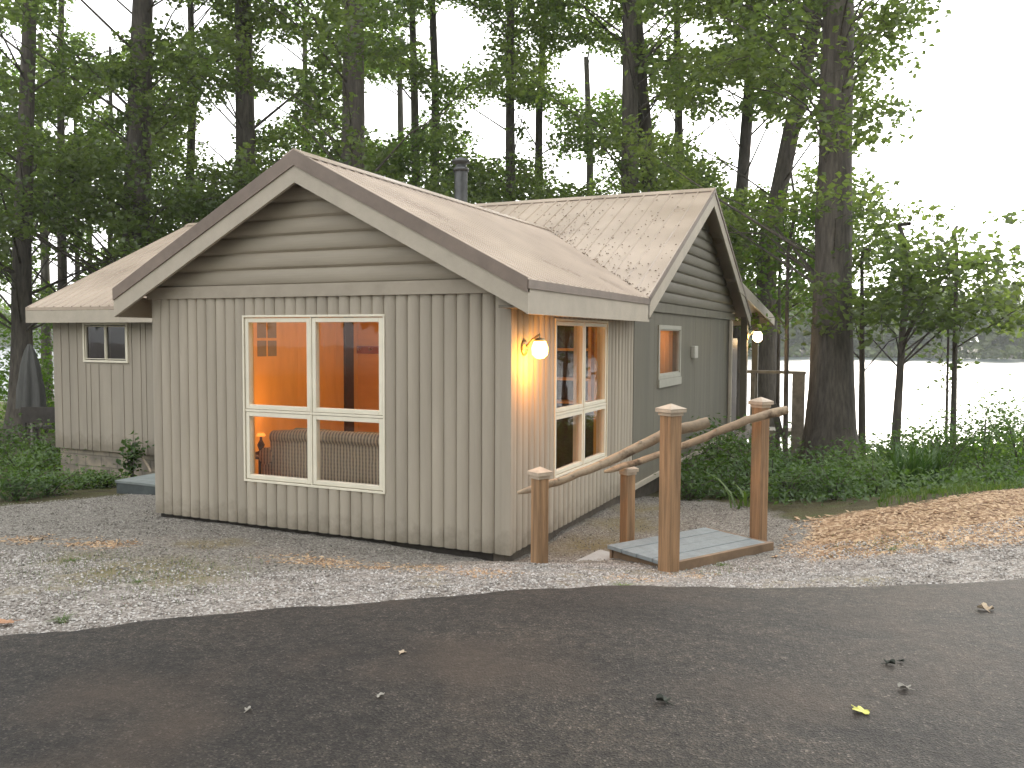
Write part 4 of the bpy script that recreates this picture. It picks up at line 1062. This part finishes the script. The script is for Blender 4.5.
b = MB(); b.box(x1_-.3, x1_-.18, y0_+.08, y0_+.2, -.6, zs-.03); b.build('foot', 'greydeck_dark', stp)

ry = 14.3; q0 = aty(752, 371, ry); q1 = aty(806, 374, ry)
dk = empty('deck_railing', (q0[0], ry, g1(q0[0], ry)), 'grey wooden deck railing with a broad end post by the lake', 'railing')
b = MB(); b.box(q0[0]-.3, q1[0], ry-.09, ry+.07, q0[2]-.05, q0[2]+.02); b.build('top_rail', 'greywood', dk, .004)
b = MB(); b.box(q1[0]-.30, q1[0]-.02, ry-.06, ry+.06, -1.4, q0[2]-.052); b.build('end_post', 'greywood', dk)
b = MB(); b.box(q0[0]-.02, q0[0]+.08, ry-.05, ry+.05, -1.4, q0[2]-.052); b.build('post', 'greywood', dk)
b = MB(); b.obox((q1[0]-.62, ry-.2, .05), (.97, 0, .25), (0, 1, 0), (-.25, 0, .97), -.08, .08, -.015, .015, -.45, .35); b.build('brace_board', 'canvas', dk)
b = MB(); b.box(q0[0]-.3, q1[0]-.02, ry-.05, ry+.8, -.35, -.25); b.build('deck_floor', 'greywood', dk)

up = atd(31, 400, 21); uz = g1(up[0], up[1])
um = empty('patio_umbrella', (up[0], up[1], uz), 'folded grey patio umbrella left of the cabin by a tree trunk', 'umbrella')
b = MB(); b.lathe((up[0], up[1], 0), [(.03, uz), (.03, uz+2.6)], 10); b.build('pole', 'greywood', um)
b = MB(); zt = atd(31, 344, 21)[2]; zb_ = atd(31, 408, 21)[2]; seg = 18; vs = []; prof = [(.03, zt), (.10, zt-.18), (.17, zt-.5), (.22, zt-.9), (.25, (zt+zb_)/2-.3), (.27, zb_)]
for r, z in prof:
    for k_ in range(seg*2):
        a = math.pi*k_/seg; rr = r*(1+.25*math.cos(a*6)); vs.append((up[0]+rr*math.cos(a), up[1]+rr*math.sin(a), z))
b.add(vs, [(i*seg*2+k_, i*seg*2+(k_+1) % (seg*2), (i+1)*seg*2+(k_+1) % (seg*2), (i+1)*seg*2+k_) for i in range(len(prof)-1) for k_ in range(seg*2)], True); b.build('folded_canopy', 'canvas', um)
bp = atd(44, 418, 19.5); bz = g1(bp[0], bp[1])
bn = empty('garden_bench', (bp[0], bp[1], bz), 'dark wooden garden bench beyond the left cabin corner', 'bench')
bu, bv = RT[:2]/np.linalg.norm(RT[:2]), FW[:2]/np.linalg.norm(FW[:2]); BU = (*bu, 0); BV = (*bv, 0); BO = (bp[0], bp[1], bz)
zt = atd(44, 407, 19.5)[2]-bz
b = MB(); b.obox(BO, BU, BV, Zv, -.5, .6, -.03, .03, zt-.36, zt); b.build('backrest', 'bench', bn)
b = MB(); b.obox(BO, BU, BV, Zv, -.5, .6, .03, .5, zt-.50, zt-.46); b.build('seat', 'bench', bn)
for a in (-.48, .55):
    for c in (-.02, .45):
        b = MB(); b.obox(BO, BU, BV, Zv, a, a+.06, c, c+.06, -.1, zt-.5 if c > 0 else zt-.02); b.build('leg', 'bench', bn)

# ------------------------------------------------------------------ trees
GAPS = [(112, 8, 44, 26), (108, 46, 16, 12), (20, 40, 14, 7), (283, 55, 24, 14), (115, 101, 18, 8), (252, 110, 44, 11), (216, 128, 20, 16), (224, 150, 12, 14), (388, 108, 34, 28), (452, 36, 34, 30),
        (487, 117, 24, 13), (492, 148, 18, 12), (62, 129, 14, 6), (590, 72, 34, 22), (634, 84, 18, 14), (667, 122, 13, 12), (732, 95, 15, 9), (735, 138, 40, 20), (775, 158, 34, 20), (577, 172, 18, 14),
        (1005, 90, 95, 112), (905, 165, 42, 24), (950, 190, 60, 14), (62, 270, 20, 16), (45, 238, 12, 8), (195, 20, 12, 14), (100, 240, 10, 10), (640, 30, 10, 8), (540, 130, 10, 20), (15, 300, 10, 12), (740, 180, 18, 10), (690, 30, 12, 8)]
def gapped(P, r):
    u, v, d = proj(P); hit = np.zeros(len(P), bool)
    pr = F*r/np.maximum(d, 1)*.62
    for cx, cy, rx, ry_ in GAPS: hit |= ((u-cx)/(rx+pr*.9))**2+((v-cy)/(ry_+pr*.55))**2 < 1
    return hit & (d > 1)
def spline(pts, n):
    pts = np.array(pts, float); t = np.linspace(0, len(pts)-1, n); out = []
    for x in t:
        k_ = min(int(x), len(pts)-2); f_ = x-k_; f_ = f_*f_*(3-2*f_)*.35+f_*.65; out.append(pts[k_]*(1-f_)+pts[k_+1]*f_)
    return np.array(out)
def tree(name, label, u, t, wpx, utop=None, height=19, zlo=4.0, R=4.8, ncl=60, leaves=190, lsize=.155, cr=(.55, 1.05), mat='leaf', bark='bark', flare=1.5, lean_mid=None, cat='tree', group='trees around the cabin', ubase=None, zhi=None, push=(0, 0), wisps=0):
    hv = 335; b0 = atd(u if ubase is None else ubase, hv, t); x, y = b0[0], b0[1]; z0 = g1(x, y)
    r = wpx/F*t/2
    vtop = 0; p_mid = atd(u, 250, t); p_top = atd(utop if utop is not None else u, 0, t)
    dirv = (p_top-p_mid)/(p_top[2]-p_mid[2])
    top = p_mid+dirv*(z0+height-p_mid[2])
    e = empty(name, (x, y, z0), label, cat, group)
    pts = spline([(x, y, z0-.3), (x+(p_mid[0]-x)*.15, y+(p_mid[1]-y)*.15, z0+.5), tuple(p_mid), tuple((p_mid+top)/2+rng.normal(0, .12, 3)), tuple(top)], 22)
    hh = (pts[:, 2]-z0)/height; rad = r*(1.25 if height > 10 and wpx < 30 else 1.0)*(1.08-.62*np.clip(hh, 0, 1))*(1+(flare-1)*np.exp(-np.clip(pts[:, 2]-z0, 0, 99)/1.1))
    tb = MB(); tb.tube(list(pts), list(rad), 12, False, .10)
    # clump centres around the stem
    zhi_ = z0+height+1 if zhi is None else zhi
    ncl = int(ncl*(3.9 if height > 10 else 2.4)); n = ncl*5; a = rng.uniform(0, 6.283, n); rr = R*np.sqrt(rng.random(n)); zz = z0+zlo+(zhi_-z0-zlo)*rng.random(n)**1.25
    if wisps: zz = np.where(rng.random(n) < wisps, rng.uniform(4.2, 4.9, n), zz)
    shape = np.clip(1.15-.75*np.abs((zz-z0-zlo)/(zhi_-z0-zlo)-.35), .3, 1)
    ax = np.interp(zz, pts[:, 2], pts[:, 0]); ay = np.interp(zz, pts[:, 2], pts[:, 1])
    C = np.column_stack([ax+np.cos(a)*rr*shape+push[0], ay+np.sin(a)*rr*shape+push[1], zz]); cr_ = rng.uniform(cr[0], cr[1], n)
    ok = ~gapped(C, cr_); 
    # keep crowns out of the house
    ok &= ~((C[:, 0] > -12) & (C[:, 0] < 1.5) & (C[:, 1] > -1) & (C[:, 1] < 12) & (C[:, 2]-cr_*.6 < 5.6))
    near_ = np.hypot(C[:, 0]-ax, C[:, 1]-ay) < 1.1
    ok &= ~(near_ & (rng.random(len(C)) < .7)) if height > 10 else True
    C, cr_ = C[ok][:ncl], cr_[ok][:ncl]
    LC = []; LS = []
    for c, q in zip(C, cr_):
        zc = min(max(c[2]-rng.uniform(.35, .75)*(.4+np.hypot(c[0]-x, c[1]-y)), z0+zlo*.7), pts[-1, 2]); s = np.array([np.interp(zc, pts[:, 2], pts[:, i]) for i in range(3)])
        br = np.interp(zc, pts[:, 2], rad); mid = (s+c)/2+np.array((0, 0, .25))+rng.normal(0, .15, 3)
        d_ = np.linalg.norm(c-s)
        if rng.random() < .28 and not gapped(np.array([mid, c*.6+mid*.4]), np.array([.05, .05])).any(): tb.tube([s, mid, c], [min(br*.3, .007+.007*d_), .005+.004*d_, .003], 5, False)
        n = int((.47 if height > 10 else .5)*leaves*(q/.8)**2*rng.uniform(.75, 1.25))
        d3 = rng.normal(0, 1, (n, 3)); d3 /= np.linalg.norm(d3, axis=1)[:, None]; rad3 = rng.random(n)**.45
        # sub-sprays make the outline ragged
        off3 = d3*rad3[:, None]*np.array((q, q, q*.62))
        k3 = rng.integers(0, 9, n); sub = rng.normal(0, .42, (9, 3))*np.array((q, q, q*.6)); off3 = off3*.50+sub[k3]
        LC.append(c+off3); LS.append(rng.uniform(.7, 1.25, n)*lsize)
        for _ in range(3):
            tp = c+off3[rng.integers(0, n)]; tb.tube([c, (c+tp)/2+(0, 0, .06), tp], [.007, .005, .003], 4, False)
    tb.build('trunk', bark, e)
    if LC:
        LCa = np.concatenate(LC); LSa = np.concatenate(LS)
        u_, v_, dd = proj(LCa); vis = (dd > 1) & (u_ > -60) & (u_ < 1084) & (v_ > -60)
        keep = vis | (rng.random(len(LCa)) < .34); LSa = np.where(vis, LSa, LSa*1.6)
        g_ = np.zeros(len(LCa), bool)
        for cx, cy, rx, ry_ in GAPS: g_ |= ((u_-cx)/(rx*.85))**2+((v_-cy)/(ry_*.85))**2 < 1
        keep &= ~(g_ & (rng.random(len(LCa)) < .9))
        V, Fq = leaf_quads(LCa[keep], LSa[keep], 1.25, .45); fast_mesh('crown', V, Fq, mat, e)
    return e
T = tree
T('maple_tree', 'slim tree at the left frame edge beside the folded umbrella', 22, 23, 15, 30, 18, 4.2, 4.5, 70, ubase=18, flare=1.9)
T('maple_tree', 'thin tree just right of the umbrella trunk, beyond the left roof slope', 62, 29, 8, 62, 17, 4.5, 4, 44, mat='leaf_mid')
T('young_maple', 'thinnest sapling right of the thin left tree', 77, 34, 4.5, 74, 14, 4, 3, 22, bark='bark_far')
T('young_maple', 'thin sapling leaning right, second of the left row', 90, 36, 4.5, 96, 14, 4.4, 3, 22, bark='bark_far')
T('young_maple', 'thin straight sapling close to the thick left trunk', 110, 34, 5, 110, 15, 4.4, 3, 22, bark='bark_far')
T('maple_tree', 'thick dark tree rising behind the left roof slope', 136, 24, 23, 146, 20, 4.6, 5, 80, flare=1.3)
T('maple_tree', 'slim tree directly left of the front gable rake', 187, 29, 9, 188, 17, 4.8, 3.8, 40, mat='leaf_mid')
T('maple_tree', 'broad tree half hidden in leaves above the left gable rake', 247, 25, 19, 240, 20, 5.6, 4.8, 74)
T('maple_tree', 'thick straight tree right behind the front gable peak', 352, 23, 22, 353, 21, 6.2, 4.6, 72)
T('maple_tree', 'slim tree left of the flue pipe, nearer the gable peak', 417, 30, 9, 412, 18, 6, 3.6, 40, mat='leaf_mid')
T('maple_tree', 'slim tree touching the flue pipe on its left', 434, 31, 10, 431, 18, 6, 3.6, 40, mat='leaf_mid')
T('maple_tree', 'straight slim tree right of the flue pipe', 511, 29, 10, 512, 19, 6, 3.8, 48, mat='leaf_mid')
T('maple_tree', 'slim forked tree between the flue pipe and the twin trunks', 538, 32, 9, 547, 18, 5.6, 3.8, 44, mat='leaf_mid')
T('maple_tree', 'left one of the two thick trunks above the main ridge', 630, 27, 17, 629, 21, 6, 4.6, 64)
T('maple_tree', 'right one of the two thick trunks above the main ridge', 655, 28, 16, 640, 21, 6, 4.6, 60)
T('maple_tree', 'thin tree right of the twin trunks above the main ridge', 678, 32, 10, 676, 18, 5.5, 3.8, 44, mat='leaf_mid')
T('maple_tree', 'slim tree just beyond the side gable peak', 737, 29, 13, 748, 18, 5, 4.0, 50, mat='leaf_mid')
T('maple_tree', 'dark tree leaning right beyond the porch roof', 767, 25, 17, 812, 20, 5.4, 4.2, 56)
T('maple_tree', 'largest tree with a massive trunk beside the lake', 833, 18.2, 37, 833, 21, 5.4, 3.6, 105, flare=1.75, lsize=.15, push=(-.9, .3))
T('young_maple', 'young broad leaved tree at the water right of the massive trunk', 908, 17, 8.5, 925, 5.0, 3.0, 2.5, 20, 160, .16, (.45, .75), ubase=897, zhi=3.7, wisps=.13, flare=1.1)
T('young_maple', 'thin crooked tree close to the massive trunk on its right', 862, 18.5, 7, 858, 4.7, 3.0, 1.7, 9, 120, .15, (.45, .7), ubase=866, zhi=3.8, flare=1.1)
T('young_maple', 'slender tree with drooping boughs near the right frame edge', 957, 17, 6, 960, 4.9, 2.9, 2.2, 15, 160, .15, (.45, .75), ubase=957, zhi=3.9, wisps=.13, flare=1.1)
T('young_maple', 'thin stem standing close beside the slender right tree', 950, 17.6, 3, 945, 4.6, 1.8, .8, 6, 90, .12, (.3, .5), zhi=3.6, flare=1)
T('young_maple', 'thin sapling growing between the porch and the massive trunk', 788, 19.5, 5, 792, 7, 3.3, 1.4, 10, 130, .13, (.4, .7), 'leaf_bright', zhi=5.0, flare=1.1)
T('young_maple', 'pale green sapling behind the deck railing', 780, 22, 4, 784, 7, 3.4, 1.1, 9, 130, .14, (.4, .7), 'leaf_bright', zhi=5.0, flare=1.1)
T('maple_tree', 'distant tree filling the gap right of the left twin trunk', 590, 36, 9, 585, 17, 4.5, 4.5, 44, bark='bark_far', mat='leaf_bright')
T('maple_tree', 'distant tree showing between the gable peak and the flue', 395, 37, 8, 400, 17, 4.5, 4.5, 44, bark='bark_far', mat='leaf_bright')
T('maple_tree', 'distant tree showing left of the thick gable peak tree', 300, 36, 8, 305, 17, 4.5, 4.5, 46, bark='bark_far', mat='leaf_bright')
T('maple_tree', 'distant tree at the far left behind the bench', 45, 38, 8, 40, 17, 4, 4.5, 46, bark='bark_far', mat='leaf_bright')

# ------------------------------------------------------------------ shrubs and plants
def bush(name, label, u, t, R, hgt, n, lsize, mat, cat='shrub', group=None, elong=1.7, stems=7, v=400):
    p = atd(u, v, t); x, y = p[0], p[1]; z0 = g1(x, y); e = empty(name, (x, y, z0), label, cat, group)
    sb = MB(); C = []
    for k_ in range(stems):
        a = rng.uniform(0, 6.28); r = R*rng.uniform(.2, .85); tip = np.array((x+r*math.cos(a), y+r*math.sin(a), z0+hgt*rng.uniform(.6, 1.0)))
        mid = np.array((x+r*.4*math.cos(a), y+r*.4*math.sin(a), z0+hgt*.5)); sb.tube([(x, y, z0-.05), mid, tip], [.012, .009, .004], 5, False)
        m_ = n//stems; f_ = rng.random(m_)[:, None]**.7; base = np.array((x, y, z0)); 
        q = (base*(1-f_)**2+2*mid*f_*(1-f_)+tip*f_**2)+rng.normal(0, 1, (m_, 3))*np.array((R*.30, R*.30, hgt*.13))
        q[:, 2] = np.maximum(q[:, 2], z0+.03); C.append(q)
    C = np.concatenate(C); sb.build('stems', 'bark', e)
    V, Fq = leaf_quads(C, rng.uniform(.6, 1.3, len(C))*lsize, elong, .7); fast_mesh('foliage', V, Fq, mat, e)
    return e
SG = 'shrubs along the lake side border'
for lab, u, t, R, hg, n, ls in (
    ('low dark shrub against the side foundation', 700, 12.6, .55, .55, 700, .085), ('dark shrub below the rear porch', 722, 14.0, .7, 1.0, 900, .09), ('leafy shrub behind the right platform post', 752, 13.2, .7, .9, 900, .08),
    ('low leafy shrub just right of the platform post', 790, 10.6, .5, .45, 700, .06), ('rounded leafy shrub in front of the massive trunk', 812, 12.6, .75, .7, 1100, .075), ('leafy shrub at the right root of the massive trunk', 852, 13.2, .7, .75, 1000, .075),
    ('small leafy shrub at the left end of the wood chips', 838, 10.2, .5, .4, 700, .06), ('low shrub at the border left of the strap leaved clump', 876, 11.2, .55, .5, 800, .065), ('shrub under the slender right tree', 948, 14.0, .8, 1.05, 1000, .08),
    ('tall arching shrub near the right frame edge', 985, 14.5, .95, 1.35, 1300, .08), ('broad shrub cut by the right frame edge', 1024, 15.5, 1.0, 1.4, 1300, .085), ('low shrub behind the wood chips at right', 1000, 12.3, .5, .40, 600, .06),
    ('small dark shrub beside the foundation vent', 690, 11.3, .4, .35, 450, .07), ('dark shrub close behind the platform', 735, 11.6, .5, .42, 600, .075), ('leafy shrub between platform post and massive trunk', 775, 12.0, .6, .65, 900, .075),
    ('shrub on the bank between the two short stems', 905, 16.5, .9, .9, 900, .09), ('bank shrub left of the slender right tree', 925, 15.0, .8, .95, 900, .085)):
    bush('border_shrub', lab, u, t, R, hg, n, ls, 'leaf_shrub', group=SG)
LG = 'shrubs at the left edge of the gravel'
for lab, u, t, R, hg, n, ls in (
    ('bright leafy weed at the lower left frame edge', 12, 11.4, .55, .40, 900, .065), ('leafy weed clump nearest the left gravel edge', 45, 12.0, .55, .36, 900, .06), ('shrub beneath the left umbrella', 20, 14.0, .8, .55, 900, .075),
    ('low weed clump in front of the block foundation', 80, 13.2, .5, .25, 700, .06), ('leafy weed by the left deck step', 106, 13.4, .4, .22, 500, .055), ('dark shrub in front of the garden bench', 40, 16.5, .9, .7, 900, .09), ('dark shrub behind the umbrella at the frame edge', -5, 17.5, 1.0, .9, 900, .09)):
    bush('leafy_shrub', lab, u, t, R, hg, n, ls, 'leaf_shrub', group=LG)
BG = 'bright backlit shrubs beyond the cabin'
for lab, u, t, R, hg, n in (('sunlit low shrub at the right frame edge beyond the border', 1015, 16.5, .9, .45, 700), ('sunlit low shrub beyond the tall arching shrub', 975, 17.5, .8, .5, 600), ('tall bright backlit shrub behind the umbrella', 12, 29, 2.0, 3.6, 1300), ('bright backlit shrub left of the cabin corner', 45, 27, 1.8, 3.0, 1300), ('bright backlit shrub beyond the left roof edge', 78, 33, 2.0, 4.4, 1100),
                            ('bright backlit shrub on the shore beyond the right bank', 1010, 24, 1.3, 1.0, 600)):
    bush('backlit_shrub', lab, u, t, R, hg, n, .16, 'leaf_bright', group=BG, elong=1.4, stems=9)
# strap-leaved clumps
def blades(name, label, x, y, n, L, wd, spread, mat='blade', cat='plant', group=None):
    z0 = g1(x, y); e = empty(name, (x, y, z0), label, cat, group); b = MB()
    for i in range(n):
        a = rng.uniform(0, 6.28); l = L*rng.uniform(.65, 1.1); out = spread*rng.uniform(.3, 1.2)*l; px_, py_ = x+rng.normal(0, .06*L*2), y+rng.normal(0, .06*L*2)
        d_ = np.array((math.cos(a), math.sin(a))); s_ = np.array((-d_[1], d_[0]))*wd*.5; P = []
        for k_ in range(5):
            t = k_/4; q = np.array((px_, py_))+d_*out*t**1.7; z = z0-.02+l*(t-.38*spread*t**2.6); w_ = (1-t**2.2)*.9+.1
            P += [(*(q-s_*w_), z), (*(q+s_*w_), z)]
        b.add(P, [(2*k_, 2*k_+1, 2*k_+3, 2*k_+2) for k_ in range(4)], True)
    b.build('leaves', mat, e); return e
q = atd(905, 440, 12.4); blades('strap_leaf_plant', 'tall strap leaved clump in the middle of the right border', q[0], q[1], 120, .95, .03, .55)
q = atd(932, 440, 12.9); blades('strap_leaf_plant', 'second strap leaved clump, right of the tallest one', q[0], q[1], 90, .85, .03, .55)
q = atd(742, 500, 10.1); blades('yucca_plant', 'spiky pale green plant with few long blades behind the platform', q[0], q[1], 13, .66, .034, 1.25, 'grassb')
# weeds in the gravel
for lab, (u, v) in (('thin grass tuft in the gravel at far left', (72, 561)), ('spreading grass tuft in the gravel below the left step', (140, 583)), ('grass tuft between wood chips and gravel', (893, 550)), ('tiny green weed by the asphalt in front of the platform', (622, 588)), ('grey green weed at the asphalt edge on the left', (62, 621)), ('small grass tuft in front of the near platform rim', (722, 566))):
    q = atz(u, v, .1)
    for _ in range(4): q = atz(u, v, g1(q[0], q[1]))
    blades('grass_tuft', lab, q[0], q[1], 46, .075, .006, 1.4, 'grassb', 'weed', 'weeds growing in the gravel')
# creeper by the left wall and dark potted sprig
q = aty(151, 470, YM-.25); e = empty('climbing_vine', (q[0], q[1], g1(q[0], q[1])), 'pale crooked vine stem with a leafy tip by the left wall', 'vine')
b = MB(); pp = [aty(u, v, YM-.2) for u, v in ((151, 472), (148, 466), (144, 460), (139, 455), (141, 450))]; b.tube(pp, [.022, .02, .016, .012, .008], 7); b.build('stem', 'cedar_pale', e)
V, Fq = leaf_quads(pp[-1]+rng.normal(0, .07, (26, 3)), .08, 1.4, .3); fast_mesh('leaves', V, Fq, 'leaf_shrub', e)
q = aty(130, 470, YM-.45); bush('dark_shrub', 'small dark broad leaved shrub against the block foundation by the step', 131, (q-CAM) @ FW, .22, .75, 160, .11, 'leaf_shrub', group=None, elong=1.4, stems=4)

# ground cover: low plants, right bank and left verge (uncountable)
def cover(name, n, region, hmax, lsize, mat, dens):
    P = np.column_stack([rng.uniform(region[0], region[1], n), rng.uniform(region[2], region[3], n)])
    P = P[dens(P)]; z = gz(P[:, 0], P[:, 1]); kv = inview(P, z, 60); P = P[kv]; z = z[kv]
    hh = hmax*(.35+.65*(.5+.5*np.sin(P[:, 0]*2.1+1.3*np.sin(P[:, 1]*1.7))))
    C = np.column_stack([P, z+.02+hh*rng.random(len(P))])
    V, Fq = leaf_quads(C, rng.uniform(.6, 1.3, len(C))*lsize, 1.7, .8)
    return tag(fast_mesh(name, V, Fq, mat), kind='stuff')
out_house = lambda P: ~((P[:, 0] > -11.1) & (P[:, 0] < .1) & (P[:, 1] > -.1) & (P[:, 1] < 11.2))
cover('ground_cover', 26000, (-1, 9, 3, 20), .32, .07, 'leaf_shrub', lambda P: (poly_dist(P, VR) > .1) & out_house(P) & (P[:, 0] > .1))
cover('ground_cover', 16000, (-16, -5, -3, 12), .22, .07, 'leaf_shrub', lambda P: (poly_dist(P, VL) > .05) & out_house(P))
cover('bank_undergrowth', 9000, (-45, 14, 12, 27), .7, .16, 'leaf', lambda P: out_house(P) & (P[:, 1] > 12))
def patches(P):
    k_ = np.zeros(len(P))
    for u_, v_, r in ((75, 561, .45), (150, 585, .6), (185, 598, .45), (70, 575, .4), (890, 552, .35), (720, 566, .2)):
        q = atz(u_, v_, .1); k_ = np.maximum(k_, np.exp(-((P[:, 0]-q[0])**2+(P[:, 1]-q[1])**2)/r**2))
    return rng.random(len(P)) < k_
# lawn strip at right
def grass(n, dens, region, L):
    P = np.column_stack([rng.uniform(region[0], region[1], n), rng.uniform(region[2], region[3], n)]); P = P[dens(P)]; z = gz(P[:, 0], P[:, 1]); kv = inview(P, z, 40); P, z = P[kv], z[kv]; n = len(P)
    a = rng.uniform(0, 6.28, n); l = L*rng.uniform(.6, 1.2, n); w_ = .006*l/.1; dx = np.cos(a)*w_; dy = np.sin(a)*w_; ln = rng.normal(0, .3, (n, 2))*l[:, None]
    V = np.stack([np.column_stack([P[:, 0]-dx, P[:, 1]-dy, z-.01]), np.column_stack([P[:, 0]+dx, P[:, 1]+dy, z-.01]), np.column_stack([P+ln, z+l])], 1).reshape(-1, 3)
    return tag(fast_mesh('lawn_grass', V, np.arange(3*n).reshape(n, 3), 'grassb'), kind='stuff')
grass(15000, lambda P: (poly_dist(P, VR) > .05) & (P[:, 0] > 3.0), (2.8, 12, 2.5, 12), .13)
grass(60000, patches, (-6, 4.5, -4, 3), .035)

# ------------------------------------------------------------------ fallen leaves on the asphalt
def fallen(u, v, size, col, label, curl=.25):
    q = atz(u, v, .3)
    for _ in range(4): q = atz(u, v, g1(q[0], q[1])+.02)
    z = g1(q[0], q[1])+(.02 if v > 615 or u > 300 else .0); a0 = rng.uniform(0, 6.28)
    n = 20; ring = []
    for i in range(n):
        a = 2*math.pi*i/n; r = size*(.55+.45*abs(math.cos(a*2.5)))*(1.0 if math.cos(a) > -.5 else .8); ring.append((q[0]+r*math.cos(a+a0), q[1]+r*.75*math.sin(a+a0), z+.006+curl*size*(.5+.5*math.sin(3*a+a0))))
    ctr = (q[0], q[1], z+.006); b = MB(); tops = [ctr]+ring; lows = [(p[0], p[1], p[2]-.002) for p in tops]
    b.add(tops+lows, [(0, 1+i, 1+(i+1) % n) for i in range(n)]+[(n+1, n+2+(i+1) % n, n+2+i) for i in range(n)])
    b.tube([ctr, (q[0]-size*1.3*math.cos(a0), q[1]-size*1.3*math.sin(a0), z+.006)], .0022, 5)
    mt = M.get(col) or simple(col, {'yellow_leaf': (.62, .60, .16), 'tan_leaf': (.48, .38, .27), 'dark_leaf': (.035, .04, .03), 'grey_leaf': (.30, .28, .24), 'rust_leaf': (.38, .21, .12)}[col], .7, .2, 20); M[col] = mt
    return tag(b.build('fallen_leaf', mt), label, 'leaf', 'fallen leaves on the asphalt')
fallen(861, 712, .046, 'yellow_leaf', 'bright yellow green leaf on the asphalt')
fallen(986, 610, .05, 'tan_leaf', 'curled tan leaf on the asphalt near the right frame edge', .6)
fallen(889, 664, .034, 'dark_leaf', 'dark curled leaf on the asphalt above the grey one', .5)
fallen(901, 662, .016, 'dark_leaf', 'smallest dark leaf scrap beside the dark curled leaf', .6)
fallen(905, 689, .034, 'grey_leaf', 'grey crumpled leaf on the asphalt above the yellow leaf', .5)
fallen(664, 702, .042, 'dark_leaf', 'dark green leaf scrap near the bottom middle of the asphalt', .5)
fallen(402, 653, .026, 'tan_leaf', 'pale tan leaf scrap on the asphalt below the front window', .2)
fallen(380, 697, .026, 'grey_leaf', 'pale crumpled leaf at the left middle of the asphalt', .5)
fallen(248, 711, .022, 'grey_leaf', 'whitish leaf scrap at the lower left of the asphalt', .5)
fallen(6, 623, .07, 'rust_leaf', 'large rust orange leaf on the gravel at the left frame edge', .15)

# ------------------------------------------------------------------ the damp air over the lake
hm, hn, ho = new_mat('damp_air')
pv = N(hn, 'ShaderNodeVolumePrincipled', Density=HAZE); pv.inputs['Color'].default_value = (.93, .95, .97, 1); pv.inputs['Anisotropy'].default_value = 0.0
hn.links.new(pv.outputs[0], ho.inputs['Volume'])
hb = MB(); hb.box(-700, 700, -200, 640, -6, 32); tag(hb.build('haze', hm), kind='stuff')

for nm, lb, ct in (('loose_gravel', 'pale loose gravel between the asphalt and the cabin', 'gravel'), ('dark_gravel', 'darker grey gravel along the cabin walls', 'gravel'), ('road_grit', 'small grit scattered over the asphalt', 'grit'),
                   ('needle_litter', 'orange needle litter lying in strips on the gravel', 'litter'), ('wood_chip_mulch', 'tan wood chip mulch mounded at the right border', 'mulch'), ('unseen_woods', 'unseen woods across the driveway, added to dim walls and window reflections', 'woods'),
                   ('ground_cover', 'low leafy ground cover below the right border shrubs', 'ground cover'), ('ground_cover.001', 'low leafy ground cover on the left verge', 'ground cover'), ('bank_undergrowth', 'dark undergrowth on the bank down to the lake', 'undergrowth'),
                   ('lawn_grass', 'green grass along the right border', 'grass'), ('lawn_grass.001', 'sparse thin grass growing through the gravel', 'grass'), ('haze', 'thin damp haze over the lake and woods', 'haze')):
    if nm in bpy.data.objects: tag(bpy.data.objects[nm], lb, ct)
